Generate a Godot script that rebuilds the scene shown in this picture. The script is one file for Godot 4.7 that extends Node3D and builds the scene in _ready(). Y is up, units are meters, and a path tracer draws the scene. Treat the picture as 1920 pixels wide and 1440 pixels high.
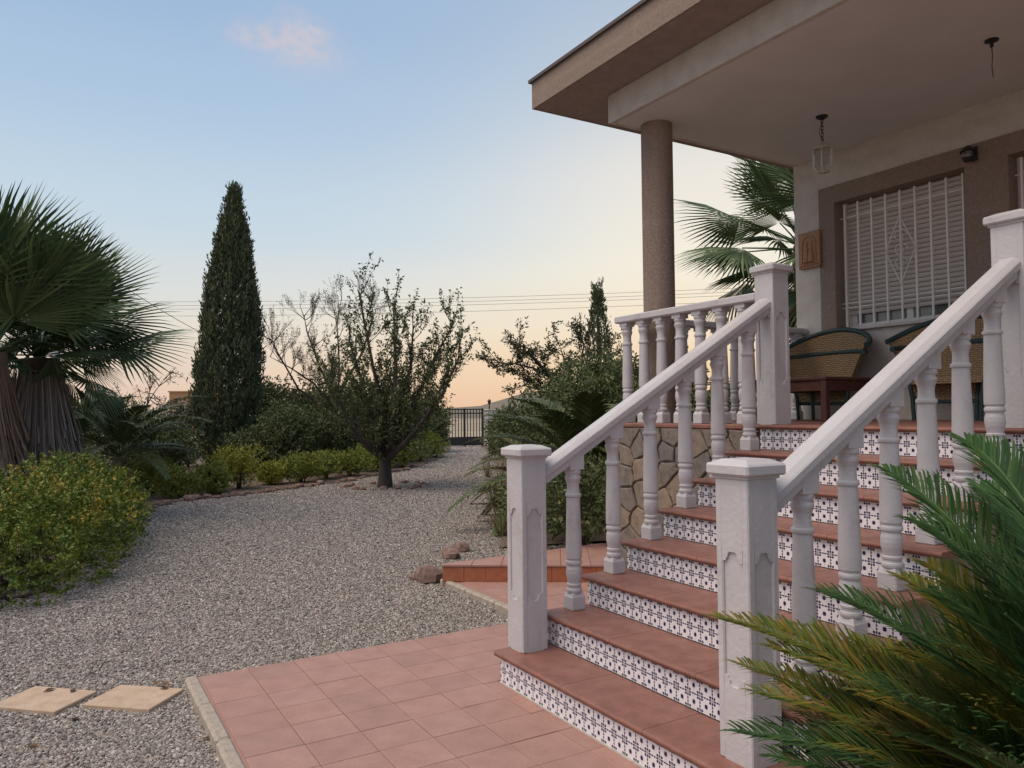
extends Node3D

# Axes: x runs along the house front, y is up, -z runs into the house. q(u, v, h) is u metres towards the house, v along it, h up.
const FOCAL := 1428.84
const EYE := 1.507
const EXPOSURE := 1.95
var cam_right: Vector3
var cam_up: Vector3
var cam_fwd: Vector3
var rng := RandomNumberGenerator.new()
var counts := {}
var M := {}

# ---------------------------------------------------------------- mesh collector
class MB:
	var v := PackedVector3Array()
	var n := PackedVector3Array()
	var t := PackedVector2Array()
	var c := PackedColorArray()
	var col := Color(1, 1, 1)
	func tri(a: Vector3, b: Vector3, d: Vector3, nn: Vector3) -> void:
		v.append(a)
		if (b - a).cross(d - a).dot(nn) > 0.0:
			v.append(d); v.append(b)
		else:
			v.append(b); v.append(d)
		n.append(nn); n.append(nn); n.append(nn)
		c.append(col); c.append(col); c.append(col)
		t.append(Vector2.ZERO); t.append(Vector2.ZERO); t.append(Vector2.ZERO)
	func trin(a: Vector3, b: Vector3, d: Vector3, na: Vector3, nb: Vector3, nd: Vector3) -> void:
		v.append(a)
		n.append(na)
		if (b - a).cross(d - a).dot(na + nb + nd) > 0.0:
			v.append(d); v.append(b); n.append(nd); n.append(nb)
		else:
			v.append(b); v.append(d); n.append(nb); n.append(nd)
		c.append(col); c.append(col); c.append(col)
		t.append(Vector2.ZERO); t.append(Vector2.ZERO); t.append(Vector2.ZERO)
	func quad(a: Vector3, b: Vector3, d: Vector3, e: Vector3, out: Vector3) -> void:
		var nn := (b - a).cross(d - a)
		if nn.length_squared() < 1e-14:
			nn = (d - a).cross(e - a)
		nn = nn.normalized()
		if nn.dot(out) < 0.0:
			nn = -nn
		tri(a, b, d, nn)
		tri(a, d, e, nn)
	func leaf(a: Vector3, l: Vector3, b: Vector3, r: Vector3) -> void:
		var nn := (l - a).cross(b - a).normalized()
		if nn.y < 0.0:
			nn = -nn
		var mm := (b - a).cross(r - a).normalized()
		if mm.y < 0.0:
			mm = -mm
		tri(a, l, b, nn)
		tri(a, b, r, mm)
	func box(lo: Vector3, hi: Vector3, bevel := 0.0) -> void:
		var ce := (lo + hi) * 0.5
		var s := (hi - lo) * 0.5
		if bevel <= 0.0:
			for ax in 3:
				var b := (ax + 1) % 3
				var d := (ax + 2) % 3
				for sg in [-1.0, 1.0]:
					var o := Vector3.ZERO
					o[ax] = sg
					var p: Array[Vector3] = []
					for k in [[-1.0, -1.0], [1.0, -1.0], [1.0, 1.0], [-1.0, 1.0]]:
						var w := Vector3.ZERO
						w[ax] = sg * s[ax]; w[b] = k[0] * s[b]; w[d] = k[1] * s[d]
						p.append(ce + w)
					quad(p[0], p[1], p[2], p[3], o)
			return
		var i := s - Vector3.ONE * bevel
		for ax in 3:
			var b := (ax + 1) % 3
			var d := (ax + 2) % 3
			for sg in [-1.0, 1.0]:
				var o := Vector3.ZERO
				o[ax] = sg
				var p: Array[Vector3] = []
				for k in [[-1.0, -1.0], [1.0, -1.0], [1.0, 1.0], [-1.0, 1.0]]:
					var w := Vector3.ZERO
					w[ax] = sg * s[ax]; w[b] = k[0] * i[b]; w[d] = k[1] * i[d]
					p.append(ce + w)
				quad(p[0], p[1], p[2], p[3], o)
			for sb in [-1.0, 1.0]:
				for sd in [-1.0, 1.0]:
					var o := Vector3.ZERO
					o[b] = sb; o[d] = sd
					var p: Array[Vector3] = []
					for e in [-1.0, 1.0]:
						var w := Vector3.ZERO
						w[ax] = e * i[ax]; w[b] = sb * s[b]; w[d] = sd * i[d]
						p.append(ce + w)
					for e in [1.0, -1.0]:
						var w := Vector3.ZERO
						w[ax] = e * i[ax]; w[b] = sb * i[b]; w[d] = sd * s[d]
						p.append(ce + w)
					quad(p[0], p[1], p[2], p[3], o)
		for sx in [-1.0, 1.0]:
			for sy in [-1.0, 1.0]:
				for sz in [-1.0, 1.0]:
					var g := Vector3(sx, sy, sz)
					tri(ce + Vector3(s.x, i.y, i.z) * g, ce + Vector3(i.x, s.y, i.z) * g, ce + Vector3(i.x, i.y, s.z) * g, g.normalized())
	func lathe(at: Vector3, prof: Array, seg := 20, smooth_prof := false) -> void:
		for k in prof.size() - 1:
			var r0: float = prof[k][0]
			var y0: float = prof[k][1]
			var r1: float = prof[k + 1][0]
			var y1: float = prof[k + 1][1]
			for s in seg:
				var a0 := TAU * s / seg
				var a1 := TAU * (s + 1) / seg
				var d0 := Vector3(cos(a0), 0, sin(a0))
				var d1 := Vector3(cos(a1), 0, sin(a1))
				var ny := r0 - r1
				var nr := y1 - y0
				var n0 := (d0 * nr + Vector3.UP * ny).normalized()
				var n1 := (d1 * nr + Vector3.UP * ny).normalized()
				if nr < 0.0:
					n0 = -n0; n1 = -n1
				var p00 := at + d0 * r0 + Vector3.UP * y0
				var p01 := at + d1 * r0 + Vector3.UP * y0
				var p10 := at + d0 * r1 + Vector3.UP * y1
				var p11 := at + d1 * r1 + Vector3.UP * y1
				if r0 > 1e-5:
					trin(p00, p01, p11, n0, n1, n1)
				if r1 > 1e-5:
					trin(p00, p11, p10, n0, n1, n0)
	func tube(pts: Array, rad: Array, sides := 6, cap := true) -> void:
		var prev: Array[Vector3] = []
		var prevn: Array[Vector3] = []
		var up := Vector3(0.13, 0.27, 0.95).normalized()
		for k in pts.size():
			var d: Vector3
			if k == 0:
				d = pts[1] - pts[0]
			elif k == pts.size() - 1:
				d = pts[k] - pts[k - 1]
			else:
				d = pts[k + 1] - pts[k - 1]
			d = d.normalized()
			var x := d.cross(up)
			if x.length() < 0.05:
				x = d.cross(Vector3(1, 0, 0))
			x = x.normalized()
			var y := x.cross(d).normalized()
			up = y
			var ring: Array[Vector3] = []
			var rn: Array[Vector3] = []
			for s in sides:
				var a := TAU * s / sides
				var o := x * cos(a) + y * sin(a)
				rn.append(o)
				ring.append(pts[k] + o * rad[k])
			if k > 0:
				for s in sides:
					var e := (s + 1) % sides
					trin(prev[s], prev[e], ring[e], prevn[s], prevn[e], rn[e])
					trin(prev[s], ring[e], ring[s], prevn[s], rn[e], rn[s])
			elif cap:
				for s in range(1, sides - 1):
					tri(ring[0], ring[s], ring[s + 1], -d)
			if k == pts.size() - 1 and cap:
				for s in range(1, sides - 1):
					tri(ring[0], ring[s], ring[s + 1], d)
			prev = ring
			prevn = rn
	# flat polygon (list of Vector3, convex or not) pushed out along dir with a small chamfer
	func slab(poly: Array, dir: Vector3, depth: float, chamfer := 0.0) -> void:
		var ce := Vector3.ZERO
		for p in poly:
			ce += p
		ce /= poly.size()
		var top: Array[Vector3] = []
		var mid: Array[Vector3] = []
		for p in poly:
			mid.append(p + dir * (depth - chamfer))
			top.append(p + (ce - p).normalized() * chamfer * 1.3 + dir * depth)
		var m := poly.size()
		var x: Vector3 = (poly[1] - poly[0]).normalized()
		var y := dir.cross(x)
		var flat := PackedVector2Array()
		for p in top:
			flat.append(Vector2((p - ce).dot(x), (p - ce).dot(y)))
		var ix := Geometry2D.triangulate_polygon(flat)
		for k in range(0, ix.size(), 3):
			tri(top[ix[k]], top[ix[k + 1]], top[ix[k + 2]], dir)
		for k in m:
			var e := (k + 1) % m
			var o: Vector3 = (poly[k] + poly[e]) * 0.5 - ce
			o = ((poly[e] - poly[k]) as Vector3).cross(dir).normalized() * signf(((poly[e] - poly[k]) as Vector3).cross(dir).dot(o))
			quad(poly[k], poly[e], mid[e], mid[k], o)
			if chamfer > 0.0:
				quad(mid[k], mid[e], top[e], top[k], o + dir)
	func mesh(mat: Material) -> ArrayMesh:
		var a := []
		a.resize(Mesh.ARRAY_MAX)
		a[Mesh.ARRAY_VERTEX] = v
		a[Mesh.ARRAY_NORMAL] = n
		a[Mesh.ARRAY_TEX_UV] = t
		a[Mesh.ARRAY_COLOR] = c
		var m := ArrayMesh.new()
		m.add_surface_from_arrays(Mesh.PRIMITIVE_TRIANGLES, a)
		m.surface_set_material(0, mat)
		return m

# ---------------------------------------------------------------- scene helpers
func q(u: float, v: float, h: float) -> Vector3:
	return Vector3(v, h, -u)

func ray(px: float, py: float) -> Vector3:
	return cam_fwd + cam_right * ((px - 960.0) / FOCAL) - cam_up * ((py - 720.0) / FOCAL)

func ground_at(px: float, py: float, h := -0.045) -> Vector3:
	var d := ray(px, py)
	return Vector3(0, EYE, 0) + d * ((h - EYE) / d.y)

func seen_at(px: float, py: float, dist: float) -> Vector3:
	var d := ray(px, py)
	return Vector3(0, EYE, 0) + d * (dist / Vector2(d.x, d.z).length())

func numbered(key: String, called: String) -> String:
	var k := key + "/" + called
	var i: int = counts.get(k, 0)
	counts[k] = i + 1
	return called if i == 0 else "%s_%03d" % [called, i]

func tag(o: Node, label: String, category: String, group := "", kind := "") -> void:
	if label: o.set_meta("label", label)
	if category: o.set_meta("category", category)
	if group: o.set_meta("group", group)
	if kind: o.set_meta("kind", kind)

func thing(called: String, label: String, category: String, at := Vector3.ZERO, group := "", kind := "") -> Node3D:
	var o := Node3D.new()
	o.name = numbered("", called)
	add_child(o)
	o.position = at
	tag(o, label, category, group, kind)
	return o

func part(parent: Node, called: String, m: Mesh, at := Vector3.ZERO, kind := "") -> MeshInstance3D:
	var o := MeshInstance3D.new()
	o.name = numbered(str(parent.get_instance_id()), called)
	o.mesh = m
	parent.add_child(o)
	o.position = at
	if kind: o.set_meta("kind", kind)
	return o

func single(called: String, m: Mesh, label: String, category: String, at := Vector3.ZERO, group := "", kind := "") -> MeshInstance3D:
	var o := MeshInstance3D.new()
	o.name = numbered("", called)
	o.mesh = m
	add_child(o)
	o.position = at
	tag(o, label, category, group, kind)
	return o

func qbox(u0: float, u1: float, v0: float, v1: float, h0: float, h1: float, mat: Material, bevel := 0.0) -> ArrayMesh:
	var b := MB.new()
	b.box(Vector3(v0, h0, -u1), Vector3(v1, h1, -u0), bevel)
	return b.mesh(mat)

# ---------------------------------------------------------------- materials
func noise_bytes(sd: int, freq: float, oct: int, size: int, kind := FastNoiseLite.TYPE_SIMPLEX_SMOOTH) -> PackedByteArray:
	var f := FastNoiseLite.new()
	f.seed = sd
	f.noise_type = kind
	f.frequency = freq
	f.fractal_octaves = oct
	f.fractal_type = FastNoiseLite.FRACTAL_FBM
	var im := f.get_seamless_image(size, size)
	im.convert(Image.FORMAT_L8)
	return im.get_data()

func lut(ramp: Array) -> PackedByteArray:
	var g := Gradient.new()
	g.offsets = PackedFloat32Array(ramp.map(func(r): return r[0]))
	g.colors = PackedColorArray(ramp.map(func(r): return r[1]))
	var o := PackedByteArray()
	for i in 256:
		var c := g.sample(i / 255.0)
		o.append(int(clampf(c.r, 0, 1) * 255)); o.append(int(clampf(c.g, 0, 1) * 255)); o.append(int(clampf(c.b, 0, 1) * 255))
	return o

# two layers of noise (coarse and fine) through one colour ramp; linear colours given, stored as sRGB
func tex(sd: int, coarse: float, fine: float, share: float, ramp: Array, size := 512, oct := 4) -> ImageTexture:
	var a := noise_bytes(sd, coarse, oct, size)
	var b := noise_bytes(sd + 7, fine, 2, size)
	var l := lut(ramp.map(func(r): return [r[0], (r[1] as Color).linear_to_srgb()]))
	var o := PackedByteArray()
	o.resize(size * size * 3)
	for i in size * size:
		var k := int(a[i] * (1.0 - share) + b[i] * share) * 3
		o[i * 3] = l[k]; o[i * 3 + 1] = l[k + 1]; o[i * 3 + 2] = l[k + 2]
	return ImageTexture.create_from_image(Image.create_from_data(size, size, false, Image.FORMAT_RGB8, o))

func bump(sd: int, freq: float, oct: int, strength: float, size := 512, kind := FastNoiseLite.TYPE_SIMPLEX_SMOOTH) -> ImageTexture:
	var im := Image.create_from_data(size, size, false, Image.FORMAT_L8, noise_bytes(sd, freq, oct, size, kind))
	im.convert(Image.FORMAT_RGBA8)
	im.bump_map_to_normal_map(strength)
	return ImageTexture.create_from_image(im)

func mat(called: String, albedo: Variant, rough: float, metres := 1.0, normal: Texture2D = null, nscale := 1.0, spec := 0.5) -> StandardMaterial3D:
	var m := StandardMaterial3D.new()
	m.resource_name = called
	if albedo is Color:
		m.albedo_color = (albedo as Color).linear_to_srgb()
	else:
		m.albedo_texture = albedo
	m.roughness = rough
	m.metallic_specular = spec
	m.uv1_triplanar = true
	m.uv1_world_triplanar = true
	m.uv1_scale = Vector3.ONE / metres
	m.uv1_triplanar_sharpness = 4.0
	if normal:
		m.normal_enabled = true
		m.normal_texture = normal
		m.normal_scale = nscale
	M[called] = m
	return m

func leafmat(called: String, rough := 0.55, through := 0.25) -> StandardMaterial3D:
	var m := StandardMaterial3D.new()
	m.resource_name = called
	m.vertex_color_use_as_albedo = true
	m.roughness = rough
	m.metallic_specular = 0.35
	m.cull_mode = BaseMaterial3D.CULL_DISABLED
	if through > 0.0:
		m.backlight_enabled = true
		m.backlight = Color(through, through, through * 0.6)
	M[called] = m
	return m

func tinted(m: StandardMaterial3D, c: Color, called: String) -> StandardMaterial3D:
	var o: StandardMaterial3D = m.duplicate()
	o.resource_name = called
	o.albedo_color = c
	return o

func make_materials() -> void:
	var grain := bump(3, 0.05, 4, 3.0)
	var rough_grain := bump(5, 0.09, 3, 6.0)
	mat("white_paint", tex(11, 0.006, 0.05, 0.3, [[0.0, Color(0.409, 0.387, 0.378)], [0.35, Color(0.505, 0.492, 0.496)], [1.0, Color(0.557, 0.548, 0.557)]]), 0.5, 0.9, grain, 0.25)
	mat("paving", tex(21, 0.008, 0.06, 0.35, [[0.0, Color(0.304, 0.17, 0.132)], [0.4, Color(0.365, 0.209, 0.166)], [0.7, Color(0.392, 0.228, 0.183)], [1.0, Color(0.435, 0.27, 0.221)]]), 0.55, 0.8, grain, 0.2)
	mat("tread", tex(31, 0.01, 0.08, 0.3, [[0.0, Color(0.18, 0.0836, 0.0616)], [0.5, Color(0.242, 0.114, 0.0854)], [1.0, Color(0.308, 0.154, 0.119)]]), 0.45, 0.7, grain, 0.15, 0.4)
	mat("step_terracotta", tex(35, 0.01, 0.08, 0.3, [[0.0, Color(0.27, 0.085, 0.035)], [0.5, Color(0.38, 0.13, 0.06)], [1.0, Color(0.46, 0.18, 0.09)]]), 0.45, 0.5, grain, 0.2)
	mat("grout", Color(0.338, 0.195, 0.157), 0.9)
	mat("mortar", tex(41, 0.02, 0.09, 0.4, [[0.0, Color(0.42, 0.39, 0.35)], [1.0, Color(0.66, 0.63, 0.58)]]), 0.9, 0.4, rough_grain, 0.5)
	mat("wall_joint", tex(43, 0.02, 0.09, 0.4, [[0.0, Color(0.18, 0.144, 0.114)], [1.0, Color(0.372, 0.312, 0.252)]]), 0.95, 0.4, rough_grain, 0.5)
	mat("stucco_brown", tex(51, 0.03, 0.22, 0.78, [[0.0, Color(0.126, 0.0858, 0.0672)], [0.38, Color(0.278, 0.209, 0.168)], [0.6, Color(0.389, 0.303, 0.246)], [1.0, Color(0.651, 0.539, 0.448)]], 1024), 0.95, 1.3, bump(52, 0.16, 2, 9.0, 1024), 0.9)
	mat("stucco_white", tex(53, 0.008, 0.12, 0.4, [[0.0, Color(0.47, 0.43, 0.38)], [0.5, Color(0.57, 0.53, 0.48)], [1.0, Color(0.64, 0.60, 0.55)]]), 0.9, 0.9, rough_grain, 0.5)
	mat("ceiling_white", tex(55, 0.005, 0.04, 0.2, [[0.0, Color(0.64, 0.63, 0.62)], [1.0, Color(0.72, 0.71, 0.70)]]), 0.85, 1.6, grain, 0.15)
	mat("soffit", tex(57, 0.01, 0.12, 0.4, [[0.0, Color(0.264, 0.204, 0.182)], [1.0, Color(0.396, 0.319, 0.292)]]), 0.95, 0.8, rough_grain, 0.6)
	mat("roof_edge", Color(0.10, 0.085, 0.08), 0.8)
	mat("concrete", tex(61, 0.012, 0.09, 0.45, [[0.0, Color(0.20, 0.165, 0.125)], [0.4, Color(0.36, 0.31, 0.25)], [0.7, Color(0.44, 0.39, 0.32)], [1.0, Color(0.56, 0.51, 0.43)]]), 0.92, 0.5, rough_grain, 0.7)
	mat("cream_slab", tex(63, 0.01, 0.1, 0.3, [[0.0, Color(0.361, 0.263, 0.176)], [0.5, Color(0.473, 0.351, 0.246)], [1.0, Color(0.542, 0.421, 0.315)]]), 0.85, 0.6, grain, 0.4)
	mat("gravel_bed", tex(71, 0.10, 0.3, 0.55, [[0.0, Color(0.125, 0.112, 0.1)], [0.35, Color(0.251, 0.228, 0.201)], [0.6, Color(0.356, 0.327, 0.292)], [0.85, Color(0.482, 0.444, 0.395)], [1.0, Color(0.616, 0.57, 0.509)]], 1024), 0.95, 2.3, bump(72, 0.12, 2, 14.0, 1024), 1.0)
	mat("soil", tex(81, 0.02, 0.12, 0.5, [[0.0, Color(0.075, 0.05, 0.035)], [0.5, Color(0.16, 0.115, 0.085)], [1.0, Color(0.30, 0.235, 0.19)]]), 0.97, 1.3, rough_grain, 1.2)
	mat("dry_land", tex(83, 0.006, 0.08, 0.4, [[0.0, Color(0.17, 0.145, 0.0935)], [0.5, Color(0.323, 0.264, 0.178)], [1.0, Color(0.51, 0.433, 0.306)]]), 0.97, 30.0)
	mat("hill", tex(85, 0.02, 0.1, 0.5, [[0.0, Color(0.075, 0.08, 0.05)], [0.5, Color(0.17, 0.14, 0.10)], [1.0, Color(0.26, 0.21, 0.15)]]), 0.97, 40.0)
	for k in 4:
		var base: Color = [Color(0.233, 0.189, 0.148), Color(0.199, 0.171, 0.144), Color(0.274, 0.214, 0.156), Color(0.178, 0.16, 0.144)][k]
		mat("cladding_%d" % k, tex(91 + k, 0.015, 0.07, 0.4, [[0.0, base * 0.5], [0.45, base], [0.7, base * 1.15], [1.0, base * 1.55]], 256), 0.9, 0.45, rough_grain, 1.0)
	mat("red_stone", tex(97, 0.02, 0.09, 0.4, [[0.0, Color(0.13, 0.075, 0.06)], [0.5, Color(0.235, 0.15, 0.12)], [1.0, Color(0.36, 0.26, 0.22)]], 256), 0.93, 0.4, rough_grain, 0.9)
	mat("bark", tex(101, 0.03, 0.12, 0.5, [[0.0, Color(0.03, 0.024, 0.02)], [0.5, Color(0.075, 0.06, 0.05)], [1.0, Color(0.15, 0.125, 0.105)]], 256), 0.95, 0.4, rough_grain, 1.2)
	mat("twig_bark", Color(0.10, 0.075, 0.06), 0.95)
	mat("palm_bark", tex(103, 0.03, 0.12, 0.5, [[0.0, Color(0.05, 0.03, 0.022)], [0.5, Color(0.13, 0.085, 0.06)], [1.0, Color(0.24, 0.17, 0.125)]], 256), 0.95, 0.4, rough_grain, 1.2)
	mat("dark_wood", tex(105, 0.02, 0.1, 0.4, [[0.0, Color(0.04, 0.016, 0.012)], [0.5, Color(0.085, 0.03, 0.022)], [1.0, Color(0.13, 0.05, 0.038)]], 256), 0.4, 0.4, grain, 0.2)
	mat("iron_black", Color(0.018, 0.018, 0.02), 0.5)
	mat("iron_white", Color(0.78, 0.75, 0.71), 0.5)
	mat("brass_aged", Color(0.58, 0.55, 0.48), 0.45)
	M.brass_aged.metallic = 0.2
	mat("shutter", Color(0.644, 0.598, 0.54), 0.6)
	mat("green_wrap", tex(107, 0.05, 0.2, 0.5, [[0.0, Color(0.008, 0.025, 0.024)], [1.0, Color(0.022, 0.062, 0.06)]], 256), 0.5, 0.2, rough_grain, 0.6)
	mat("plaque", tex(109, 0.03, 0.1, 0.4, [[0.0, Color(0.24, 0.12, 0.065)], [0.5, Color(0.40, 0.225, 0.13)], [1.0, Color(0.50, 0.31, 0.19)]], 256), 0.8, 0.25, rough_grain, 0.8)
	mat("far_wall", Color(0.42, 0.24, 0.12), 0.9)
	mat("pole_concrete", Color(0.58, 0.57, 0.55), 0.9)
	mat("room_wall", Color(0.5, 0.47, 0.43), 0.9)
	mat("fitting_white", Color(0.75, 0.76, 0.78), 0.4)
	M.wicker = make_wicker()
	M.riser_tile = make_riser_tile()
	var glass := StandardMaterial3D.new()
	glass.resource_name = "glass"
	glass.transparency = BaseMaterial3D.TRANSPARENCY_ALPHA
	glass.albedo_color = Color(0.55, 0.6, 0.6, 0.2)
	glass.roughness = 0.05
	M.glass = glass
	leafmat("leaves", 0.6, 0.42)
	leafmat("glossy_leaves", 0.45, 0.35)
	leafmat("palm_leaves", 0.5, 0.28)
	leafmat("dry_leaves", 0.85, 0.15)

# glazed tile print: rows of eight-petalled flowers between dark lozenges on white
func make_riser_tile() -> StandardMaterial3D:
	var n := 256
	var im := Image.create(n, n, false, Image.FORMAT_RGB8)
	var white := Color(0.80, 0.785, 0.80)
	var navy := Color(0.014, 0.017, 0.075)
	var blue := Color(0.17, 0.19, 0.42)
	var green := Color(0.20, 0.26, 0.13)
	var rust := Color(0.33, 0.16, 0.12)
	for y in n:
		for x in n:
			var c := white
			var fx := fposmod(x / 128.0, 1.0) - 0.5
			var fy := fposmod((y + 64) / 128.0, 1.0) - 0.5
			# flower centre at cell middle, lozenge at the cell corners
			var r := sqrt(fx * fx + fy * fy)
			var a := atan2(fy, fx)
			var k := roundf(a / (PI / 4.0))
			var da := a - k * PI / 4.0
			var odd := int(absf(k)) % 2
			var along := r * cos(da)
			var off := absf(r * sin(da))
			if r < 0.05:
				c = blue if odd == 0 else green
			elif r < 0.075:
				c = blue.lerp(white, 0.4)
			elif odd == 0 and along > 0.10 and along < 0.27 and off < 0.062 - absf(along - 0.19) * 0.2:
				c = navy
			elif odd == 1 and along > 0.175 and along < 0.315 and off < 0.082 - absf(along - 0.24) * 0.3:
				c = navy
			elif odd == 1 and along > 0.10 and along < 0.165 and off < 0.025:
				c = green
			elif odd == 0 and along > 0.33 and along < 0.47 and off < 0.05:
				c = navy.lerp(blue, 0.12)
			elif odd == 0 and along > 0.29 and along < 0.33 and off < 0.03:
				c = green.lerp(blue, 0.4)
			var gx := 0.5 - absf(fx)
			var gy := 0.5 - absf(fy)
			if gx < 0.11 and gy < 0.13 and gx + gy < 0.19:
				c = navy
			elif gx < 0.16 and gy < 0.185 and gx + gy < 0.265:
				c = white.lerp(blue, 0.16)
			im.set_pixel(x, y, c.linear_to_srgb())
	var m := StandardMaterial3D.new()
	m.resource_name = "riser_tile"
	m.albedo_texture = ImageTexture.create_from_image(im)
	m.roughness = 0.22
	return m

func make_wicker() -> StandardMaterial3D:
	var n := 128
	var im := Image.create(n, n, false, Image.FORMAT_RGB8)
	var hm := Image.create(n, n, false, Image.FORMAT_RGBA8)
	var r := RandomNumberGenerator.new()
	r.seed = 4
	for y in n:
		for x in n:
			var cx := x % 16
			var row := y / 8
			var over := ((x / 16 + row) % 2) == 0
			var s := sin((y % 8 + 0.5) / 8.0 * PI)
			var w := sin((cx + 0.5) / 16.0 * PI)
			var h := s * (w if over else 1.0 - w * 0.8)
			var c := Color(0.15, 0.09, 0.04).lerp(Color(0.52, 0.37, 0.20), clampf(h + r.randf() * 0.25, 0, 1))
			im.set_pixel(x, y, c.linear_to_srgb())
			hm.set_pixel(x, y, Color(h, h, h))
	hm.bump_map_to_normal_map(6.0)
	return mat("wicker", ImageTexture.create_from_image(im), 0.7, 0.30, ImageTexture.create_from_image(hm), 1.0)

# ---------------------------------------------------------------- sky
func ease3(keys: Array, e: float) -> Vector3:
	for k in keys.size() - 1:
		if e <= keys[k + 1][0]:
			var t: float = clampf((e - keys[k][0]) / (keys[k + 1][0] - keys[k][0]), 0, 1)
			t = t * t * (3.0 - 2.0 * t) * 0.5 + t * 0.5
			return (keys[k][1] as Vector3).lerp(keys[k + 1][1], t)
	return keys[-1][1]

func lin(r: float, g: float, b: float) -> Vector3:
	var c := Color(r / 255.0, g / 255.0, b / 255.0).srgb_to_linear()
	return Vector3(c.r, c.g, c.b)

func make_sky() -> Sky:
	var far := [[0.0, lin(228, 196, 176)], [2.7, lin(230, 208, 190)], [6.0, lin(229, 223, 210)], [9.0, lin(216, 222, 222)], [13.5, lin(195, 216, 231)], [21.8, lin(167, 197, 228)], [27.0, lin(153, 186, 223)], [50.0, lin(140, 174, 214)], [90.0, lin(130, 164, 208)]]
	var near := [[0.0, lin(250, 195, 145)], [3.0, lin(253, 214, 166)], [7.0, lin(250, 231, 200)], [10.8, lin(249, 239, 218)], [16.5, lin(239, 232, 221)], [25.0, lin(192, 205, 217)], [30.0, lin(172, 192, 216)], [50.0, lin(145, 176, 212)], [90.0, lin(130, 164, 208)]]
	var east := [[0.0, lin(190, 186, 198)], [8.0, lin(200, 194, 206)], [20.0, lin(168, 186, 216)], [50.0, lin(138, 170, 212)], [90.0, lin(130, 164, 208)]]
	var w := 512
	var h := 256
	var im := Image.create(w, h, false, Image.FORMAT_RGBF)
	var ground := Vector3(0.19, 0.165, 0.145)
	for y in h:
		var e := 90.0 - 180.0 * (y + 0.5) / h
		for x in w:
			var a := 360.0 * (x + 0.5) / w
			var d := absf(wrapf(a - (-44.0), -180.0, 180.0))
			var c: Vector3
			if e < -1.0:
				c = ground
			else:
				var g := exp(-pow(d / lerpf(33.0, 17.0, smoothstep(2.0, 13.0, e)), 2.0))
				c = ease3(far, e).lerp(ease3(near, e), g)
				c = c.lerp(ease3(east, e), smoothstep(70.0, 150.0, d))
			c = c.lerp(Vector3.ONE * (c.x + c.y + c.z) / 3.0, 0.16) * 1.0 / EXPOSURE
			im.set_pixel(x, y, Color(c.x, c.y, c.z))
	im.resize(2048, 1024, Image.INTERPOLATE_CUBIC)
	# one small pink-white cloud
	var f := FastNoiseLite.new()
	f.seed = 12
	f.frequency = 0.22
	f.fractal_octaves = 4
	for y in range(330, 420):
		var e := 90.0 - 180.0 * (y + 0.5) / 1024.0
		for x in range(1550, 1700):
			var a := 360.0 * (x + 0.5) / 2048.0
			var k := 0.0
			for p in [[284.9, 25.6, 2.1, 0.85], [282.3, 25.6, 1.6, 0.6], [280.9, 25.5, 1.3, 0.4], [285.9, 26.3, 1.3, 0.7], [284.9, 24.9, 2.6, 0.45], [286.9, 24.6, 2.0, 0.35], [284.6, 27.3, 1.2, 0.3]]:
				k += p[3] * exp(-pow((a - p[0]) / p[2], 2.0) - pow((e - p[1]) / (p[2] * 0.5), 2.0))
			k *= 0.75 + 0.8 * f.get_noise_2d(a * 4.0, e * 7.0)
			k = clampf(k * 0.72, 0.0, 0.75)
			var c := im.get_pixel(x, y)
			var o := lin(208, 200, 208) / EXPOSURE
			im.set_pixel(x, y, c.lerp(Color(o.x, o.y, o.z), k))
	var s := PanoramaSkyMaterial.new()
	s.panorama = ImageTexture.create_from_image(im)
	var sky := Sky.new()
	sky.sky_material = s
	return sky

# ---------------------------------------------------------------- setup
func make_camera_and_light() -> void:
	var phi := deg_to_rad(59.205)
	var pit := deg_to_rad(2.08)
	var rol := deg_to_rad(-0.513)
	var right0 := q(sin(phi), cos(phi), 0)
	var fwd0 := q(cos(phi), -sin(phi), 0)
	var up0 := Vector3.UP * cos(pit) - fwd0 * sin(pit)
	cam_fwd = fwd0 * cos(pit) + Vector3.UP * sin(pit)
	cam_right = right0 * cos(rol) + up0 * sin(rol)
	cam_up = up0 * cos(rol) - right0 * sin(rol)
	var cam := Camera3D.new()
	cam.name = "camera"
	add_child(cam)
	cam.transform = Transform3D(Basis(cam_right, cam_up, -cam_fwd), Vector3(0, EYE, 0))
	cam.fov = 53.4875
	cam.near = 0.05
	cam.far = 3000.0
	cam.current = true
	var env := Environment.new()
	env.background_mode = Environment.BG_SKY
	env.sky = make_sky()
	env.tonemap_mode = Environment.TONE_MAPPER_LINEAR
	env.tonemap_exposure = EXPOSURE
	env.background_energy_multiplier = 1.0
	env.sdfgi_enabled = true
	env.ssao_enabled = true
	env.ssil_enabled = true
	var we := WorldEnvironment.new()
	we.name = "environment"
	we.environment = env
	add_child(we)
	var sun := DirectionalLight3D.new()
	sun.name = "sun"
	add_child(sun)
	sun.light_color = Color(1.0, 0.91, 0.82)
	sun.light_energy = 0.5
	sun.light_angular_distance = 60.0
	sun.shadow_enabled = true
	var towards := q(-0.52, -0.10, 0.95)
	sun.look_at_from_position(towards, Vector3.ZERO, Vector3.UP)

# ---------------------------------------------------------------- setting
const TERRACE_U0 := 0.72
const TERRACE_V0 := -4.75
const STAIR_U := 2.11
const TREAD := 0.304
const RISE := 0.175
const STAIR_V0 := -3.765
const STAIR_V1 := -1.925

var bed_edge: Array = []
var right_edge: Array = []

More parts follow.
